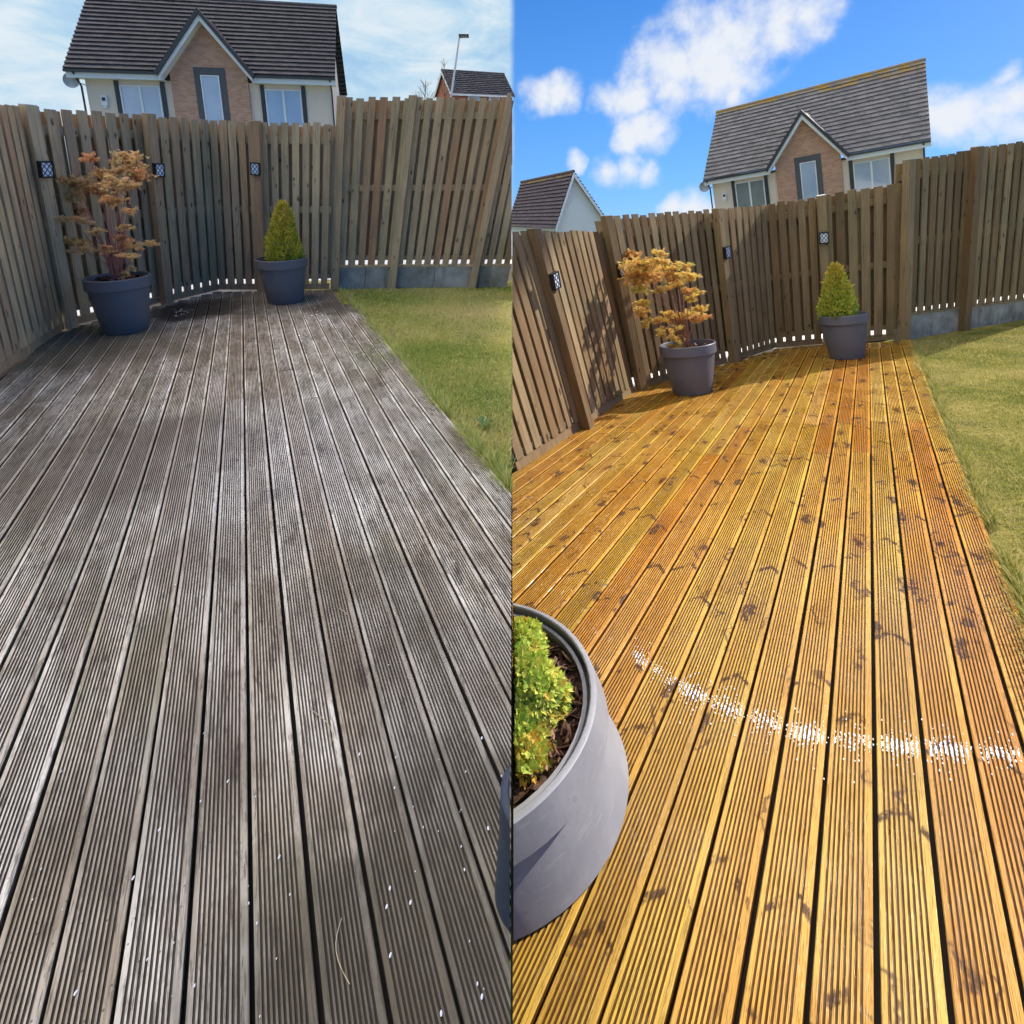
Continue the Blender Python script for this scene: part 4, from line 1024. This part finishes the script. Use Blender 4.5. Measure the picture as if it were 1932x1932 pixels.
# plain house with a white gable beyond the low fence
def simple_house(fr, D, rise, L, label, tile, wall, drop=5.0, both=False, courses=14, brick=False, vo=.22):
    root = empty('house', fr(-L / 2, 0, -rise - 4), label, 'house')
    m = MB(); P = [(-D * .9, -drop - rise), (D * .9, -drop - rise), (D * .9, -rise * .93), (0, -.12), (-D * .9, -rise * .93)]
    for x in (0, -L): m.face([fr(x - .02 if x == 0 else x, a, z) for a, z in P], [(a, z) for a, z in P])
    for a in (-D * .9, D * .9): m.face([fr(0, a, -drop - rise), fr(-L, a, -drop - rise), fr(-L, a, -rise * .93), fr(0, a, -rise * .93)], [(0, -drop - rise), (L, -drop - rise), (L, -rise), (0, -rise)])
    m.build('wall', wall, root)
    m = MB(); lf = lambda kf, x: .7 if kf > .9 else 0
    roof_slope(m, fr, [lambda z: -L - vo], [lambda z: vo], -D, -rise, 0, 0, courses, .33, lf); roof_slope(m, fr, [lambda z: -L - vo], [lambda z: vo], D, -rise, 0, 0, courses, .33, lf)
    rf = m.build('roof', tile, root)
    m = MB(); m.tube([fr(-L - vo, 0, .03), fr(vo, 0, .03)], .08, 8, .4); m.build('ridge_tiles', tile, rf)
    for x in (vo, -L - vo):
        m = MB()
        for sg in (-1, 1):
            for (xa) in (x,):
                P = [(0, .0), (sg * D, -rise), (sg * D, -rise - .2), (0, -.24)]
                A = [fr(xa + .01, a, z) for a, z in P]; Bq = [fr(xa - .03, a, z) for a, z in P]
                m.face(A); m.face(Bq[::-1])
                for i in range(4): m.face([A[i], A[(i + 1) % 4], Bq[(i + 1) % 4], Bq[i]])
        m.build('bargeboard', M_WHITE if not brick else M_WHITE, root)
    return root
ks = 1.35
frS = Frame(rod((.27613, 1.26777, -.01874)) @ Bm, V((2.0258, -4.2232, 18)) * ks, 1.0)
simple_house(frS, .9322 * ks * 1.02, 1.7393 * ks, 7.0, 'house with plum-coloured tiles and a plain white gable, beyond the low brown fence', M_TILE3, M_WRENDER)
# red brick house beyond the lawn
kb = .85
class Flip(Frame):
    def __call__(s, x, y, z): return Frame.__call__(s, -x, y, z)
frB = Flip(rod((.28277, -.52118, -.07946)) @ Bm, V((-6.2005, -19.3131, 45)) * kb, 1.0)
frB.T = ray(836, 133) * 45 * kb
rb = simple_house(frB, 1.911 * kb, 1.996 * kb, 5.5 * kb * 1.05, 'small red brick house with a dark roof seen over the weathered fence', tile_mat('slate_tiles', [(.08, .075, .085), (.10, .09, .10), (.11, .105, .11)]), M_RBRICK, courses=12, brick=True, vo=.15)
for xx in (1.4, 3.4):
    w = window(Frame(frB.R, frB.T, 1.0), rb, xx * kb, (xx + 1.1) * kb, (-3.1) * kb, -2.12 * kb, -1.911 * kb * .9 - .02, M_GLASS, 2)
m = MB(); fb = Frame(frB.R, frB.T, 1.0); bx(m, fb, -.1, 5.6 * kb, -1.911 * kb - .06, -1.911 * kb + .0, -2.1 * kb, -1.96 * kb); m.build('fascia', M_WHITE, rb)

# street lamp and bare trees by the brick house
a = ray(850, 190) * 30; b = ray(867, 68) * 30; root = empty('street_lamp', W(a + (a - b) * .6), 'slim pale street lamp in front of the red brick house', 'street lamp')
M_GALV = simple('galvanised_steel', (.50, .50, .52), .5)
m = MB(); m.tube([W(a + (a - b) * .6), W(a.lerp(b, .3)), W(b)], [.075, .06, .045], 10); m.build('pole', M_GALV, root)
m = MB(); c = b + V((.18, 0, 0)); q = [W(c + V((x, y, z))) for y in (.06, -.06) for (x, z) in ((-.22, -.13), (.34, -.11), (.34, .11), (-.22, .13))]; m.box8(q); hd = m.build('lamp_head', M_DARK, root, bevel=.02)
m = MB(); q = [W(c + V((x, y, z))) for y in (.075, .061) for (x, z) in ((-.1, -.09), (.28, -.08), (.28, .08), (-.1, .09))]; m.box8(q); m.build('lamp_glass', M_GLASS, hd)
def bare(x, y, hpx, Z, label):
    base = ray(x, 260) * Z; top = ray(x + R.uniform(-4, 4), y) * Z; root = empty('bare_tree', W(base), label, 'tree', 'bare trees by the red brick house'); m = MB()
    m.tube([W(base), W(base.lerp(top, .5)), W(top)], [.06, .035, .008], 6)
    tw = MB()
    for k in range(26):
        f = R.uniform(.3, .98); p = base.lerp(top, f); d = (V((R.uniform(-1, 1), -1.0, R.uniform(-.7, .7)))).normalized(); L = (1.15 - f) * 1.6
        q1 = p + d * L * .5 + rv() * .06; q2 = p + d * L + rv() * .12
        tw.tube([W(p), W(q1), W(q2)], [.014, .009, .004], 4)
        for j in range(3): s0 = p.lerp(q2, R.uniform(.4, .9)); tw.tube([W(s0), W(s0 + (d + rv() * .6) * L * .35)], [.006, .002], 3)
    m.build('trunk', M_TWIG, root); tw.build('crown', M_TWIG, root)
bare(840, 112, 60, 34, 'thin bare tree behind the ridge of the red brick house')
bare(800, 150, 60, 30, 'thin bare twiggy tree left of the red brick house')

# ------------------------------------------------------------------ cloud-shaped blocker added out of view to shade the left-hand garden
def cloud():  # added out-of-view blocker that shades the left-hand garden
    m, t = newmat('blocker_translucent'); tr = t.n('BsdfTranslucent', {'Color': (.97, .97, .98)}); df = t.n('BsdfDiffuse', {'Color': (.9, .9, .92)})
    mx = t.n('MixShader', {0: .25}); t.t.links.new(tr.outputs[0], mx.inputs[1]); t.t.links.new(df.outputs[0], mx.inputs[2]); t.t.links.new(mx.outputs[0], t.n('OutputMaterial').inputs[0])
    Hc = 26.0; k = Hc / SUN.z; ox, oy = SUN.x * k, SUN.y * k
    nx, ny = 40, 40; Y0, Y1 = -10.0, 46.0; X0 = -42.0
    top, bot = [], []
    for j in range(ny + 1):
        fy = j / ny; y = Y0 + (Y1 - Y0) * fy
        edge = .28 if y < 2.6 else   .28 - .25 * min(1, (y - 2.6) / 1.2)
        for i in range(nx + 1):
            fx = i / nx; x = X0 + (edge - X0) * fx
            rim = min(1, 4 * fx * 1.0, 4 * (1 - fx), 4 * fy, 4 * (1 - fy)) ** .5
            z = rim * (2.2 + .9 * math.sin(x * .7 + y * .3) + .7 * math.sin(y * .9 - x * .4) + .5 * R.random())
            # keep the sunward edge line where it is: bulge back along the sun's rays
            top.append(V((x + ox, y + oy, Hc)) + SUN * (z * 1.2)); bot.append(V((x + ox, y + oy, Hc)) - SUN * (z * .35))
    me = bpy.data.meshes.new('shade_blocker_mesh'); n = nx + 1; vs = [tuple(v) for v in top + bot]; off = len(top); fs = []
    for j in range(ny):
        for i in range(nx):
            a, b, c, d = j * n + i, j * n + i + 1, (j + 1) * n + i + 1, (j + 1) * n + i
            fs += [(a, b, c, d), (d + off, c + off, b + off, a + off)]
    me.from_pydata(vs, [], fs); bm = bmesh.new(); bm.from_mesh(me); bmesh.ops.remove_doubles(bm, verts=bm.verts, dist=1e-3); bm.to_mesh(me); bm.free()
    me.polygons.foreach_set('use_smooth', [True] * len(me.polygons)); me.materials.append(m)
    o = bpy.data.objects.new('shade_blocker', me); COL.objects.link(o); tag(o, kind='stuff')
cloud()  # adds the out-of-view shade blocker
